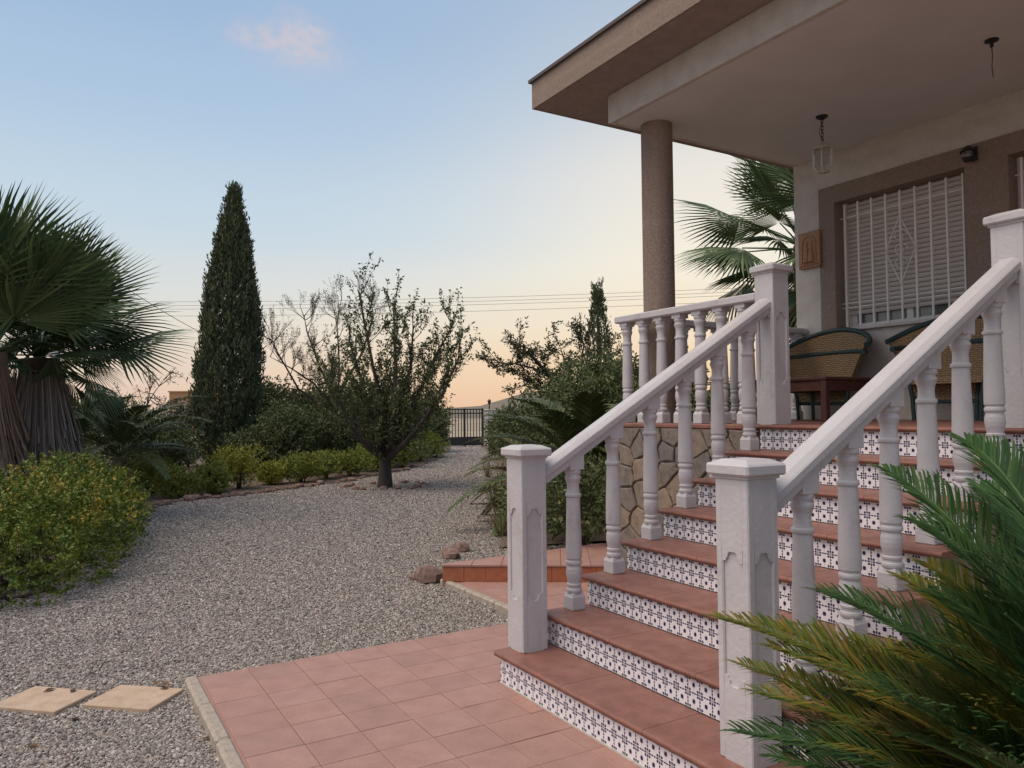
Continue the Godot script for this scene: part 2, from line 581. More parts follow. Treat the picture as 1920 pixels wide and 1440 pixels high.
func sheet(poly: Array, h: float, m: Material) -> ArrayMesh:
	var f := PackedVector2Array()
	for p in poly:
		f.append(Vector2(p.x, p.z))
	var ix := Geometry2D.triangulate_polygon(f)
	var b := MB.new()
	for k in range(0, ix.size(), 3):
		b.tri(Vector3(f[ix[k]].x, h, f[ix[k]].y), Vector3(f[ix[k + 1]].x, h, f[ix[k + 1]].y), Vector3(f[ix[k + 2]].x, h, f[ix[k + 2]].y), Vector3.UP)
	return b.mesh(m)

func in_poly(p: Vector2, poly: PackedVector2Array) -> bool:
	return Geometry2D.is_point_in_polygon(p, poly)

func make_ground() -> void:
	var b := MB.new()
	b.quad(Vector3(-900, -0.10, -900), Vector3(900, -0.10, -900), Vector3(900, -0.10, 900), Vector3(-900, -0.10, 900), Vector3.UP)
	single("ground", b.mesh(M.dry_land), "", "", Vector3.ZERO, "", "structure")
	# gravel drive: one sheet under the loose stones
	var drive := [q(-14, -9, 0), q(-14, 10, 0), q(3.2, 10, 0), q(3.2, -4.0, 0), q(4.6, -6.0, 0), q(19, -34, 0), q(13.6, -36, 0), q(9, -22, 0), q(2, -16, 0), q(-1.5, -9, 0)]
	single("gravel_drive", sheet(drive, -0.055, M.gravel_bed), "", "", Vector3.ZERO, "", "structure")
	# planting beds
	for p in [[-420, 1260], [-160, 1140], [0, 1095], [100, 1070], [180, 1020], [235, 985], [275, 952], [335, 938], [420, 931], [520, 918], [640, 903], [760, 880], [835, 857], [824, 841]]:
		bed_edge.append(ground_at(p[0], p[1], -0.03))
	var bed := bed_edge.duplicate()
	bed.append_array([q(12.5, -37, 0), q(-30, -60, 0), q(-30, -8, 0)])
	single("planting_bed", sheet(bed, -0.03, M.soil), "", "", Vector3.ZERO, "", "structure")
	for p in [[903, 837], [925, 862], [946, 908], [948, 985], [935, 1026]]:
		right_edge.append(ground_at(p[0], p[1], -0.03))
	var rb := right_edge.duplicate()
	rb.append_array([q(9, -6.4, 0), q(30, -6.4, 0), q(30, -30, 0)])
	single("planting_bed", sheet(rb, -0.03, M.soil), "", "", Vector3.ZERO, "", "structure")
	# loose gravel
	var pts := [Vector3(-1, 1.618, 0), Vector3(1, 1.618, 0), Vector3(-1, -1.618, 0), Vector3(1, -1.618, 0), Vector3(0, -1, 1.618), Vector3(0, 1, 1.618), Vector3(0, -1, -1.618), Vector3(0, 1, -1.618), Vector3(1.618, 0, -1), Vector3(1.618, 0, 1), Vector3(-1.618, 0, -1), Vector3(-1.618, 0, 1)]
	var faces := [[0, 11, 5], [0, 5, 1], [0, 1, 7], [0, 7, 10], [0, 10, 11], [1, 5, 9], [5, 11, 4], [11, 10, 2], [10, 7, 6], [7, 1, 8], [3, 9, 4], [3, 4, 2], [3, 2, 6], [3, 6, 8], [3, 8, 9], [4, 9, 5], [2, 4, 11], [6, 2, 10], [8, 6, 7], [9, 8, 1]]
	var r := RandomNumberGenerator.new()
	r.seed = 77
	for k in 12:
		pts[k] = (pts[k] as Vector3).normalized() * r.randf_range(0.72, 1.15) * Vector3(1, 0.7, 0.85)
	var pb := MB.new()
	for f in faces:
		var a: Vector3 = pts[f[0]]
		var c: Vector3 = pts[f[1]]
		var d: Vector3 = pts[f[2]]
		var nn := (c - a).cross(d - a).normalized()
		if nn.dot(a) < 0: nn = -nn
		pb.tri(a, c, d, nn)
	var pm := StandardMaterial3D.new()
	pm.resource_name = "pebble"
	pm.vertex_color_use_as_albedo = true
	pm.roughness = 0.9
	var stone_mesh := pb.mesh(pm)
	var bedp := PackedVector2Array()
	for p in bed: bedp.append(Vector2(p.x, p.z))
	var rbp := PackedVector2Array()
	for p in rb: rbp.append(Vector2(p.x, p.z))
	var buf := PackedFloat32Array()
	var cols := [Color(0.194, 0.174, 0.154), Color(0.251, 0.227, 0.203), Color(0.319, 0.291, 0.259), Color(0.388, 0.353, 0.313), Color(0.49, 0.448, 0.4), Color(0.285, 0.224, 0.184), Color(0.137, 0.123, 0.111)]
	var n := 0
	while n < 340000:
		# spread over the view wedge, thinning out with distance
		var dist := lerpf(2.6, 37.0, pow(r.randf(), 1.7))
		var ang := deg_to_rad(59.2 + r.randf_range(-6.0, 40.0))
		var u := cos(ang) * dist
		var v := -sin(ang) * dist
		if u > 0.66 and v > -4.77: continue
		if u > 3.0 and v > -6.25: continue
		if u > 2.9 and u - 2.9 > (-v - 5.2) * 1.2 and v > -6.3: continue
		var p2 := Vector2(v + r.randfn(0, 0.09), -u + r.randfn(0, 0.09))
		if in_poly(p2, bedp) or in_poly(p2, rbp): continue
		var s := r.randf_range(0.0042, 0.0088) + 0.00055 * maxf(dist - 3.0, 0.0)
		if r.randf() < 0.04: s *= 1.5
		var basis := Basis.from_euler(Vector3(r.randf_range(-0.6, 0.6), r.randf() * TAU, r.randf_range(-0.6, 0.6))) * Basis.from_scale(Vector3(s, s * r.randf_range(0.7, 1.1), s))
		var y := -0.055 + s * r.randf_range(0.1, 0.75)
		var c: Color = cols[r.randi() % 7]
		c = c * r.randf_range(0.85, 1.15)
		buf.append_array(PackedFloat32Array([basis.x.x, basis.y.x, basis.z.x, v, basis.x.y, basis.y.y, basis.z.y, y, basis.x.z, basis.y.z, basis.z.z, -u, c.r, c.g, c.b, 1.0]))
		n += 1
	var mm := MultiMesh.new()
	mm.transform_format = MultiMesh.TRANSFORM_3D
	mm.use_colors = true
	mm.mesh = stone_mesh
	mm.instance_count = n
	mm.buffer = buf
	var mi := MultiMeshInstance3D.new()
	mi.name = "gravel"
	mi.multimesh = mm
	add_child(mi)
	tag(mi, "loose grey gravel covering the drive", "gravel", "", "stuff")
	# distant hills
	var hb := MB.new()
	var f := FastNoiseLite.new()
	f.seed = 5
	f.frequency = 0.02
	var prev: Array = []
	for k in 91:
		var px := -900.0 + k * 40.0
		var ground := seen_at(px, 776, 190)
		var rise := 1.5 + 5.2 * smoothstep(820.0, 1040.0, px) + 1.2 * smoothstep(700.0, 0.0, px) + f.get_noise_1d(px * 0.3) * 1.4 + f.get_noise_1d(px * 1.7) * 0.5
		var ridge := seen_at(px, 776, 240)
		ridge.y = maxf(rise + 1.0, 0.3)
		var back := seen_at(px, 776, 330)
		back.y = -0.2
		ground.y = -0.2
		var here := [ground, ground.lerp(ridge, 0.5) + Vector3.UP * (0.5 + f.get_noise_1d(px * 0.9)), ridge, back]
		if prev:
			for e in 3:
				hb.quad(prev[e], here[e], here[e + 1], prev[e + 1], Vector3.UP)
		prev = here
	single("hills", hb.mesh(M.hill), "", "", Vector3.ZERO, "", "structure")

func make_paving() -> void:
	var t := thing("paving", "", "", Vector3.ZERO, "", "structure")
	part(t, "paving_base", qbox(0.70, 2.16, TERRACE_V0, 3.0, -0.12, -0.006, M.grout))
	part(t, "paving_base", qbox(2.16, 4.29, TERRACE_V0, -3.74, -0.12, -0.006, M.grout))
	part(t, "paving_base", qbox(3.05, 4.29, -6.32, TERRACE_V0, -0.12, -0.006, M.grout))
	var tones := []
	for k in 5:
		var g: float = [1.0, 0.975, 1.0, 0.985, 0.96][k]
		tones.append(tinted(M.paving, Color(g, g * [1.0, 0.995, 0.99, 1.0, 1.0][k], g * [1.0, 0.99, 0.985, 1.0, 1.0][k]), "paving_tone_%d" % k))
	var pu := 0.2655
	var pv := 0.245
	var shapes := {}
	var r := RandomNumberGenerator.new()
	r.seed = 31
	for iu in 15:
		for iv in range(-7, 32):
			var u0 := TERRACE_U0 + iu * pu
			var v0 := TERRACE_V0 + iv * pv
			var u1 := u0 + pu
			var v1 := v0 + pv
			var ok := false
			if v0 >= TERRACE_V0 - 0.01:
				if u1 < 2.14: ok = v0 < 1.2
				elif u0 < 2.1: ok = v1 < -3.70 or v0 < 1.2
				else: ok = v1 < -3.70 and u1 < 4.40
			else:
				ok = u0 > 2.99 and u1 < 4.45 and v0 > -6.50
			if not ok: continue
			if v0 < TERRACE_V0 - 0.01:
				u0 = maxf(u0, 3.05)
				v0 = maxf(v0, -6.32)
			if u0 < 2.14 and v1 > -3.70: u1 = minf(u1, 2.138)
			if u0 > 2.1: v1 = minf(v1, -3.742)
			u1 = minf(u1, 4.286)
			if u1 - u0 < 0.03 or v1 - v0 < 0.03: continue
			var key := "%d_%d_%d" % [int(round((u1 - u0) * 1000)), int(round((v1 - v0) * 1000)), r.randi() % 5]
			if not shapes.has(key):
				var b := MB.new()
				b.box(Vector3(0, -0.012, -(u1 - u0)) + Vector3(0.0018, 0, 0.0018), Vector3(v1 - v0, 0, 0) - Vector3(0.0018, 0, 0.0018), 0.0022)
				shapes[key] = b.mesh(tones[int(key.get_slice("_", 2))])
			var o := part(t, "paving_tile", shapes[key], q(u0, v0, r.randf_range(-0.0012, 0.0006)))
			o.rotation = Vector3(r.randf_range(-0.0025, 0.0025), 0, r.randf_range(-0.0025, 0.0025))
	# kerb stones along the two gravel edges
	var kerb := thing("kerb", "", "", Vector3.ZERO, "", "structure")
	var kv := TERRACE_V0 - 0.02
	while kv < 1.5:
		var b := MB.new()
		b.box(Vector3(0, -0.14, -0.072), Vector3(0.494, 0.006, 0), 0.014)
		part(kerb, "kerb_stone", b.mesh(M.concrete), q(0.640, kv, r.randf_range(-0.004, 0.004))).rotation.y = r.randf_range(-0.008, 0.008)
		kv += 0.5
	kv = -6.32
	while kv < TERRACE_V0 - 0.05:
		var b := MB.new()
		b.box(Vector3(0, -0.14, -0.06), Vector3(minf(0.494, TERRACE_V0 - kv - 0.01), 0.003, 0), 0.012)
		part(kerb, "kerb_stone", b.mesh(M.concrete), q(2.985, kv, 0.0))
		kv += 0.5
	# diagonal step up to the side walk
	var pl := thing("side_walk", "", "", Vector3.ZERO, "", "structure")
	var A := q(2.965, -6.22, 0)
	var B := q(4.262, -5.345, 0)
	var b := MB.new()
	b.slab([A + Vector3(0, -0.1, 0), B + Vector3(0, -0.1, 0), q(9.0, -5.345, -0.1), q(9.0, -6.36, -0.1)], Vector3.UP, 0.232, 0.0)
	part(pl, "side_walk_base", b.mesh(M.grout))
	var along := (B - A).normalized()
	var len := A.distance_to(B)
	var out := along.cross(Vector3.UP).normalized()
	if out.dot(q(0, 1, 0)) < 0: out = -out
	var nt := 8
	for k in nt:
		var p0 := A + along * (len * k / nt + 0.0015)
		var p1 := A + along * (len * (k + 1) / nt - 0.0015)
		var sb := MB.new()
		sb.slab([p0 + Vector3(0, 0.002, 0), p1 + Vector3(0, 0.002, 0), p1 + Vector3(0, 0.13, 0), p0 + Vector3(0, 0.13, 0)], out, 0.009, 0.002)
		part(pl, "step_tile", sb.mesh(M.step_terracotta))
	# top tiles: a bullnose row along the step, then rows behind it
	var rows := [[-0.018, 0.26], [0.263, 0.52], [0.523, 0.80], [0.803, 1.1]]
	for rw in rows:
		for k in range(0, 13):
			var f0: float = A.distance_to(A) + k * 0.265
			var p: Array = []
			for e in [[f0, rw[0]], [f0 + 0.262, rw[0]], [f0 + 0.262, rw[1]], [f0, rw[1]]]:
				p.append(A + along * e[0] - out * e[1])
			var flat := PackedVector2Array()
			for e in p: flat.append(Vector2(e.x, e.z))
			var lim := PackedVector2Array()
			for e in [A + out * 0.02 - along * 0.01, B + out * 0.02, q(4.29, -5.345, 0), q(6.2, -5.345, 0), q(6.2, -6.36, 0), A - out * 0.02 - along * 0.012]: lim.append(Vector2(e.x, e.z))
			for cut in Geometry2D.intersect_polygons(flat, lim):
				if cut.size() < 3: continue
				var pts: Array = []
				for e in cut: pts.append(Vector3(e.x, 0.133, e.y))
				var tb := MB.new()
				tb.slab(pts, Vector3.UP, 0.017, 0.003)
				part(pl, "walk_tile", tb.mesh(tones[r.randi() % 5]))

# irregular stones fitted together inside a rectangle (half-plane cuts around scattered seeds)
func stone_cells(w: float, h: float, seeds: Array, gap: float) -> Array:
	var cells := []
	for i in seeds.size():
		var poly := PackedVector2Array([Vector2(0, 0), Vector2(w, 0), Vector2(w, h), Vector2(0, h)])
		for j in seeds.size():
			if i == j: continue
			var a: Vector2 = seeds[i]
			var b: Vector2 = seeds[j]
			if a.distance_to(b) > 0.9: continue
			var nrm := (b - a).normalized()
			var m := (a + b) * 0.5 - nrm * gap * 0.5
			var out := PackedVector2Array()
			for k in poly.size():
				var p := poly[k]
				var r := poly[(k + 1) % poly.size()]
				var dp := (p - m).dot(nrm)
				var dr := (r - m).dot(nrm)
				if dp <= 0: out.append(p)
				if dp * dr < 0: out.append(p + (r - p) * (dp / (dp - dr)))
			poly = out
			if poly.size() < 3: break
		if poly.size() >= 3: cells.append(poly)
	return cells

func make_terrace_and_stairs() -> void:
	var t := thing("raised_terrace", "raised porch terrace faced with irregular beige stone under the balustrade", "terrace")
	part(t, "core", qbox(4.29, 6.73, -5.33, 4.0, -0.1, 1.362, M.wall_joint))
	part(t, "floor_slab", qbox(4.262, 6.73, -5.375, STAIR_V0 - 0.002, 1.363, 1.399, M.tread, 0.008))
	part(t, "floor_slab", qbox(4.57, 6.73, STAIR_V0 + 0.0, 4.0, 1.363, 1.3985, M.tread))
	part(t, "floor_slab", qbox(4.262, 4.569, STAIR_V1 + 0.002, 4.0, 1.363, 1.399, M.tread, 0.008))
	var r := RandomNumberGenerator.new()
	r.seed = 9
	for span in [[-5.33, -3.76], [-1.92, 0.6]]:
		var w: float = span[1] - span[0]
		var seeds: Array = []
		var tries := 0
		while tries < 4000:
			tries += 1
			var p := Vector2(r.randf_range(0.02, w - 0.02), r.randf_range(0.02, 1.34))
			var ok := true
			for s in seeds:
				if Vector2((s - p).x, (s - p).y * 1.25).length() < 0.175:
					ok = false
					break
			if ok: seeds.append(p)
		for c in stone_cells(w, 1.36, seeds, 0.008):
			var pts: Array = []
			var ce := Vector2.ZERO
			for e in c: ce += e / c.size()
			for i in c.size():
				for m in 3:
					var e: Vector2 = c[i].lerp(c[(i + 1) % c.size()], m / 3.0)
					e += (ce - e).normalized() * r.randf_range(-0.002, 0.011)
					pts.append(q(4.291, span[0] + e.x, e.y))
			var b := MB.new()
			b.slab(pts, q(-1, 0, 0), r.randf_range(0.020, 0.034), 0.006)
			part(t, "stone", b.mesh(M["cladding_%d" % (r.randi() % 4)]))
	# stairs
	var s := thing("entrance_staircase", "eight-step staircase with terracotta treads and blue-and-white tiled risers", "staircase")
	var tile := MB.new()
	tile.box(Vector3(0.0008, 0.0008, -0.008), Vector3(0.1492, 0.1442, 0), 0.0012)
	for k in tile.v.size():
		tile.t[k] = Vector2(tile.v[k].x / 0.15, 1.0 - tile.v[k].y / 0.145)
	var tile_mesh := tile.mesh(M.riser_tile)
	var joints := [STAIR_V0, -3.11, -2.505, STAIR_V1]
	for k in range(1, 9):
		var u := STAIR_U + (k - 1) * TREAD
		var h := RISE * k
		part(s, "step", qbox(u + 0.038, u + TREAD + 0.0375, -3.742, -1.95, -0.05, h - 0.0305, M.wall_joint))
		for j in 3:
			part(s, "tread", qbox(u + 0.006, u + TREAD + 0.028, joints[j] + 0.0012, joints[j + 1] - 0.0012, h - 0.030, h, M.tread, 0.0025))
			var nb := MB.new()
			var y := h - 0.015
			var prof: Array = []
			for e in 9:
				var a := PI * 0.5 + PI * e / 8.0
				prof.append(Vector2(u + 0.006 + cos(a) * 0.006, y + sin(a) * 0.0148))
			for e in 8:
				var n0 := q((prof[e].x - u - 0.006) * 2.0, 0, prof[e].y - y).normalized()
				var n1 := q((prof[e + 1].x - u - 0.006) * 2.0, 0, prof[e + 1].y - y).normalized()
				var a0 := q(prof[e].x, joints[j] + 0.0012, prof[e].y)
				var a1 := q(prof[e + 1].x, joints[j] + 0.0012, prof[e + 1].y)
				var b0 := q(prof[e].x, joints[j + 1] - 0.0012, prof[e].y)
				var b1 := q(prof[e + 1].x, joints[j + 1] - 0.0012, prof[e + 1].y)
				nb.trin(a0, b0, b1, n0, n0, n1)
				nb.trin(a0, b1, a1, n0, n1, n1)
				for side in [[joints[j] + 0.0012, -1.0], [joints[j + 1] - 0.0012, 1.0]]:
					nb.tri(q(u + 0.006, side[0], y), q(prof[e].x, side[0], prof[e].y), q(prof[e + 1].x, side[0], prof[e + 1].y), q(0, side[1], 0))
			part(s, "nosing", nb.mesh(M.tread))
		for j in 12:
			part(s, "riser_tile", tile_mesh, q(u + 0.030, -3.742 + j * 0.1495, h - RISE + 0.0005))
	part(s, "side_wall", qbox(STAIR_U + 0.06, 4.28, -1.949, -1.94, -0.05, 0.14, M.wall_joint))
	part(s, "mortar_joint", qbox(STAIR_U + 0.022, STAIR_U + 0.0295, -3.742, -1.94, -0.004, 0.006, M.mortar))

# ---------------------------------------------------------------- balustrades
func newel(parent: Node3D, at: Vector3) -> void:
	var n := 0.0825
	var H := 1.072
	var p := Node3D.new()
	p.name = numbered(str(parent.get_instance_id()), "newel_post")
	parent.add_child(p)
	p.position = at
	var b := MB.new()
	var e := 0.034
	b.box(Vector3(-n + 0.011, 0.0, -n + 0.011), Vector3(n - 0.011, H, n - 0.011))
	for sx in [-1.0, 1.0]:
		for sz in [-1.0, 1.0]:
			var c := Vector3(sx * (n - e * 0.5), H * 0.5, sz * (n - e * 0.5))
			b.box(c - Vector3(e * 0.5, H * 0.5, e * 0.5), c + Vector3(e * 0.5, H * 0.5, e * 0.5), 0.005)
	for y in [[0.0, 0.268], [0.802, H]]:
		for k in 4:
			var rot := Basis(Vector3.UP, k * PI / 2)
			b.quad(rot * Vector3(-n + 0.03, y[0], n - 0.0006), rot * Vector3(n - 0.03, y[0], n - 0.0006), rot * Vector3(n - 0.03, y[1], n - 0.0006), rot * Vector3(-n + 0.03, y[1], n - 0.0006), rot * Vector3(0, 0, 1))
			var edge: float = y[1] if y[0] == 0.0 else y[0]
			b.quad(rot * Vector3(-n + 0.03, edge, n - 0.0006), rot * Vector3(n - 0.03, edge, n - 0.0006), rot * Vector3(n - 0.03, edge, n - 0.012), rot * Vector3(-n + 0.03, edge, n - 0.012), Vector3(0, 1 if y[0] == 0.0 else -1, 0))
	part(p, "shaft", b.mesh(M.white_paint))
	# raised panel with bracket-shaped ends on each face
	for k in 4:
		for top in [1.0, -1.0]:
			var pb := MB.new()
			var pts: Array = []
			for m in [[-0.050, 0.0], [0.050, 0.0], [0.050, -0.050], [0.036, -0.050], [0.032, -0.040], [0.026, -0.034], [0.022, -0.020], [0.014, -0.013], [-0.014, -0.013], [-0.022, -0.020], [-0.026, -0.034], [-0.032, -0.040], [-0.036, -0.050], [-0.050, -0.050]]:
				pts.append(Vector3(m[0], 0.535 + top * (0.268 + m[1]), n - 0.0112))
			pb.slab(pts, Vector3(0, 0, 1), 0.0104, 0.0)
			part(p, "panel_moulding", pb.mesh(M.white_paint)).rotation.y = k * PI / 2
	var cb := MB.new()
	var w := 0.108
	cb.box(Vector3(-w + 0.018, H - 0.004, -w + 0.018), Vector3(w - 0.018, H + 0.012, w - 0.018), 0.003)
	cb.box(Vector3(-w, H + 0.009, -w), Vector3(w, H + 0.055, w), 0.008)
	# low pyramid top
	var o := w - 0.016
	var i := w - 0.045
	for k in 4:
		var rot := Basis(Vector3.UP, k * PI / 2)
		cb.quad(rot * Vector3(-o - 0.004, H + 0.0545, o + 0.004), rot * Vector3(o + 0.004, H + 0.0545, o + 0.004), rot * Vector3(i, H + 0.070, i), rot * Vector3(-i, H + 0.070, i), rot * Vector3(0, 1, 1))
	cb.quad(Vector3(-i, H + 0.070, -i), Vector3(i, H + 0.070, -i), Vector3(i, H + 0.070, i), Vector3(-i, H + 0.070, i), Vector3.UP)
	part(p, "cap", cb.mesh(M.white_paint))

func baluster_mesh(height: float) -> ArrayMesh:
	var b := MB.new()
	var w := 0.047
	b.box(Vector3(-w, 0, -w), Vector3(w, 0.078, w), 0.004)
	var i := 0.034
	for k in 4:
		var rot := Basis(Vector3.UP, k * PI / 2)
		b.quad(rot * Vector3(-w + 0.003, 0.0775, w - 0.003), rot * Vector3(w - 0.003, 0.0775, w - 0.003), rot * Vector3(i, 0.098, i), rot * Vector3(-i, 0.098, i), rot * Vector3(0, 1, 1))
	b.quad(Vector3(-i, 0.098, -i), Vector3(i, 0.098, -i), Vector3(i, 0.098, i), Vector3(-i, 0.098, i), Vector3.UP)
	var prof := []
	for e in [[0.040, 0.112], [0.045, 0.120], [0.0465, 0.130], [0.045, 0.140], [0.039, 0.146], [0.039, 0.158], [0.0435, 0.164], [0.0435, 0.174], [0.038, 0.180], [0.0405, 0.196], [0.0455, 0.222], [0.0475, 0.248], [0.046, 0.276], [0.041, 0.296], [0.041, 0.304], [0.047, 0.310], [0.0485, 0.320], [0.047, 0.330], [0.042, 0.336], [0.0415, 0.342], [0.0475, 0.352], [0.0478, 0.40], [0.0455, 0.52], [0.0425, 0.64], [0.0395, 0.762], [0.039, 0.770], [0.046, 0.777], [0.047, 0.786], [0.046, 0.794], [0.0385, 0.800], [0.0365, 0.82], [0.0355, 0.845], [0.0375, 0.868], [0.0435, 0.888], [0.0475, 0.902], [0.0475, 0.914], [0.042, 0.920], [0.042, 0.932], [0.0475, 0.938], [0.049, 0.952], [0.0475, 0.966]]:
		prof.append([e[0], e[1] * height])
	b.lathe(Vector3.ZERO, prof, 24)
	b.box(Vector3(-0.049, 0.962 * height, -0.049), Vector3(0.049, 1.07 * height, 0.049), 0.003)
	return b.mesh(M.white_paint)

func rail(parent: Node3D, u0: float, h0: float, u1: float, h1: float, v: float, wide: float, thick: float) -> void:
	# straight rail from (u0,h0) to (u1,h1) in the plane v; the profile hangs below the line
	var w := wide * 0.5
	var prof := [Vector2(-w * 0.72, -thick), Vector2(w * 0.72, -thick), Vector2(w * 0.76, -thick * 0.93), Vector2(w * 0.76, -thick * 0.64), Vector2(w * 0.98, -thick * 0.58), Vector2(w, -thick * 0.5), Vector2(w, -thick * 0.24), Vector2(w * 0.9, -thick * 0.17), Vector2(w * 0.55, 0), Vector2(-w * 0.55, 0), Vector2(-w * 0.9, -thick * 0.17), Vector2(-w, -thick * 0.24), Vector2(-w, -thick * 0.5), Vector2(-w * 0.98, -thick * 0.58), Vector2(-w * 0.76, -thick * 0.64), Vector2(-w * 0.76, -thick * 0.93)]
	var b := MB.new()
	var m := prof.size()
	var flat := PackedVector2Array(prof)
	for k in m:
		var a: Vector2 = prof[k]
		var c: Vector2 = prof[(k + 1) % m]
		var o := Vector2((c - a).y, -(c - a).x)
		b.quad(q(u0, v + a.x, h0 + a.y), q(u0, v + c.x, h0 + c.y), q(u1, v + c.x, h1 + c.y), q(u1, v + a.x, h1 + a.y), q(0, o.x, o.y))
	var ix := Geometry2D.triangulate_polygon(flat)
	for e in [[u0, h0, -1.0], [u1, h1, 1.0]]:
		for k in range(0, ix.size(), 3):
			b.tri(q(e[0], v + flat[ix[k]].x, e[1] + flat[ix[k]].y), q(e[0], v + flat[ix[k + 1]].x, e[1] + flat[ix[k + 1]].y), q(e[0], v + flat[ix[k + 2]].x, e[1] + flat[ix[k + 2]].y), q(e[2], 0, 0))
	part(parent, "handrail", b.mesh(M.white_paint))

func make_balustrades() -> void:
	var stair_bal := baluster_mesh(0.845)
	var slope := RISE / TREAD
	for side in 2:
		var v: float = [-3.698, -2.085][side]
		var o := thing("stair_balustrade", ["white painted stair balustrade on the gravel side, meeting the terrace balustrade", "white painted stair balustrade beside the cycad fronds"][side], "balustrade")
		newel(o, q(2.293, v, RISE))
		newel(o, q(4.365, v, 8 * RISE))
		var hu := func(u: float) -> float: return 1.232 + slope * (u - 2.445)
		rail(o, 2.378, hu.call(2.378), 4.282, hu.call(4.282), v, 0.128, 0.112)
		for k in range(2, 8):
			part(o, "baluster", stair_bal, q(2.617 + 0.299 * (k - 2), v, RISE * k))
	var flat_bal := baluster_mesh(0.888)
	var f := thing("terrace_balustrade", "white terrace balustrade along the stone-faced wall, from stair post to corner", "balustrade")
	var rb := MB.new()
	rb.box(Vector3(-5.40, 2.288, -4.430), Vector3(-3.783, 2.348, -4.290), 0.010)
	part(f, "handrail", rb.mesh(M.white_paint))
	for k in 7:
		part(f, "baluster", flat_bal, q(4.36, -5.30 + 0.2245 * k, 1.40))
	var g := thing("terrace_balustrade", "white terrace balustrade on the far side, running back to the house wall", "balustrade")
	rb = MB.new()
	rb.box(Vector3(-5.372, 2.288, -6.725), Vector3(-5.232, 2.348, -4.4325), 0.010)
	part(g, "handrail", rb.mesh(M.white_paint))
	for k in 10:
		part(g, "baluster", flat_bal, q(4.585 + 0.2245 * k, -5.30, 1.40))

# ---------------------------------------------------------------- house
func make_house() -> void:
	var o := thing("house", "single-storey house with shaded porch, brown stucco trim and white walls", "house")
	var W := 6.73
	var wb := MB.new()
	var walls := [[W, 7.0, -5.375, 5.0, 1.40, 2.30], [W, 7.0, -5.375, 5.0, 3.60, 4.10], [W, 7.0, -5.375, -4.895, 2.30, 3.60], [W, 7.0, -3.585, -3.25, 2.30, 3.60], [W, 7.0, -1.95, 5.0, 2.30, 3.60]]
	for k in walls:
		wb.box(Vector3(k[2], k[4], -k[1]), Vector3(k[3], k[5], -k[0]))
	part(o, "front_wall", wb.mesh(M.stucco_white))
	part(o, "side_wall", qbox(7.0, 13.0, -5.375, -5.1, -0.1, 4.36, M.stucco_white))
	part(o, "foundation", qbox(6.731, 7.0, -5.37, 5.0, -0.1, 1.399, M.stucco_white))
	part(o, "back_wall", qbox(12.7, 13.0, -5.1, 5.0, -0.1, 4.36, M.stucco_white))
	part(o, "end_wall", qbox(7.0, 12.7, 4.7, 5.0, -0.1, 4.36, M.stucco_white))
	# brown bands round the openings
	var band := MB.new()
	for k in [[-5.062, -4.895, 2.306, 3.60], [-5.062, 5.0, 3.60, 3.765], [-3.585, -3.25, 2.306, 3.60], [-1.95, -1.78, 2.306, 3.60]]:
		band.box(Vector3(k[0], k[2], -W + 0.0), Vector3(k[1], k[3], -W + 0.014))
	part(o, "window_surround", band.mesh(M.stucco_brown))
	for win in [[-4.895, -3.585], [-3.25, -1.95]]:
		make_window(o, win[0], win[1], W)
	# porch ceiling, overhang and roof
	part(o, "porch_ceiling", qbox(4.293, 6.729, -5.334, 5.0, 4.10, 4.354, M.ceiling_white))
	part(o, "porch_beam", qbox(4.243, 4.2925, -5.384, 5.0, 4.098, 4.3545, M.stucco_white, 0.006))
	part(o, "porch_beam", qbox(4.293, 6.729, -5.384, -5.3345, 4.098, 4.3545, M.stucco_white, 0.006))
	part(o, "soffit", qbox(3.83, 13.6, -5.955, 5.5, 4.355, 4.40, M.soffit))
	var fb := MB.new()
	fb.box(Vector3(-5.975, 4.352, -13.6), Vector3(5.5, 4.60, -3.808), 0.0)
	part(o, "fascia", qbox(3.808, 3.829, -5.975, 5.5, 4.352, 4.60, M.stucco_brown))
	part(o, "fascia", qbox(3.829, 13.6, -5.975, -5.9555, 4.352, 4.60, M.stucco_brown))
	var rb := MB.new()
	rb.box(Vector3(-6.0, 4.601, -13.65), Vector3(5.55, 4.63, -3.782))
	var ap := q(8.7, -1.2, 6.2)
	var bp := q(8.7, 1.0, 6.2)
	var c0 := q(3.782, -6.0, 4.63)
	var c1 := q(3.782, 5.55, 4.63)
	var c2 := q(13.65, 5.55, 4.63)
	var c3 := q(13.65, -6.0, 4.63)
	rb.quad(c0, c1, bp, ap, Vector3.UP)
	rb.quad(c2, c3, ap, bp, Vector3.UP)
	rb.tri(c0, c3, ap, Vector3(-0.4, 0.9, 0).normalized())
	rb.tri(c1, c2, bp, Vector3(0.4, 0.9, 0).normalized())
	part(o, "roof", rb.mesh(M.roof_edge))
	var cb := MB.new()
	cb.lathe(Vector3.ZERO, [[0.1415, 0.0], [0.1415, 2.699]], 48)
	part(o, "column", cb.mesh(M.stucco_brown), q(4.655, -5.20, 1.40))

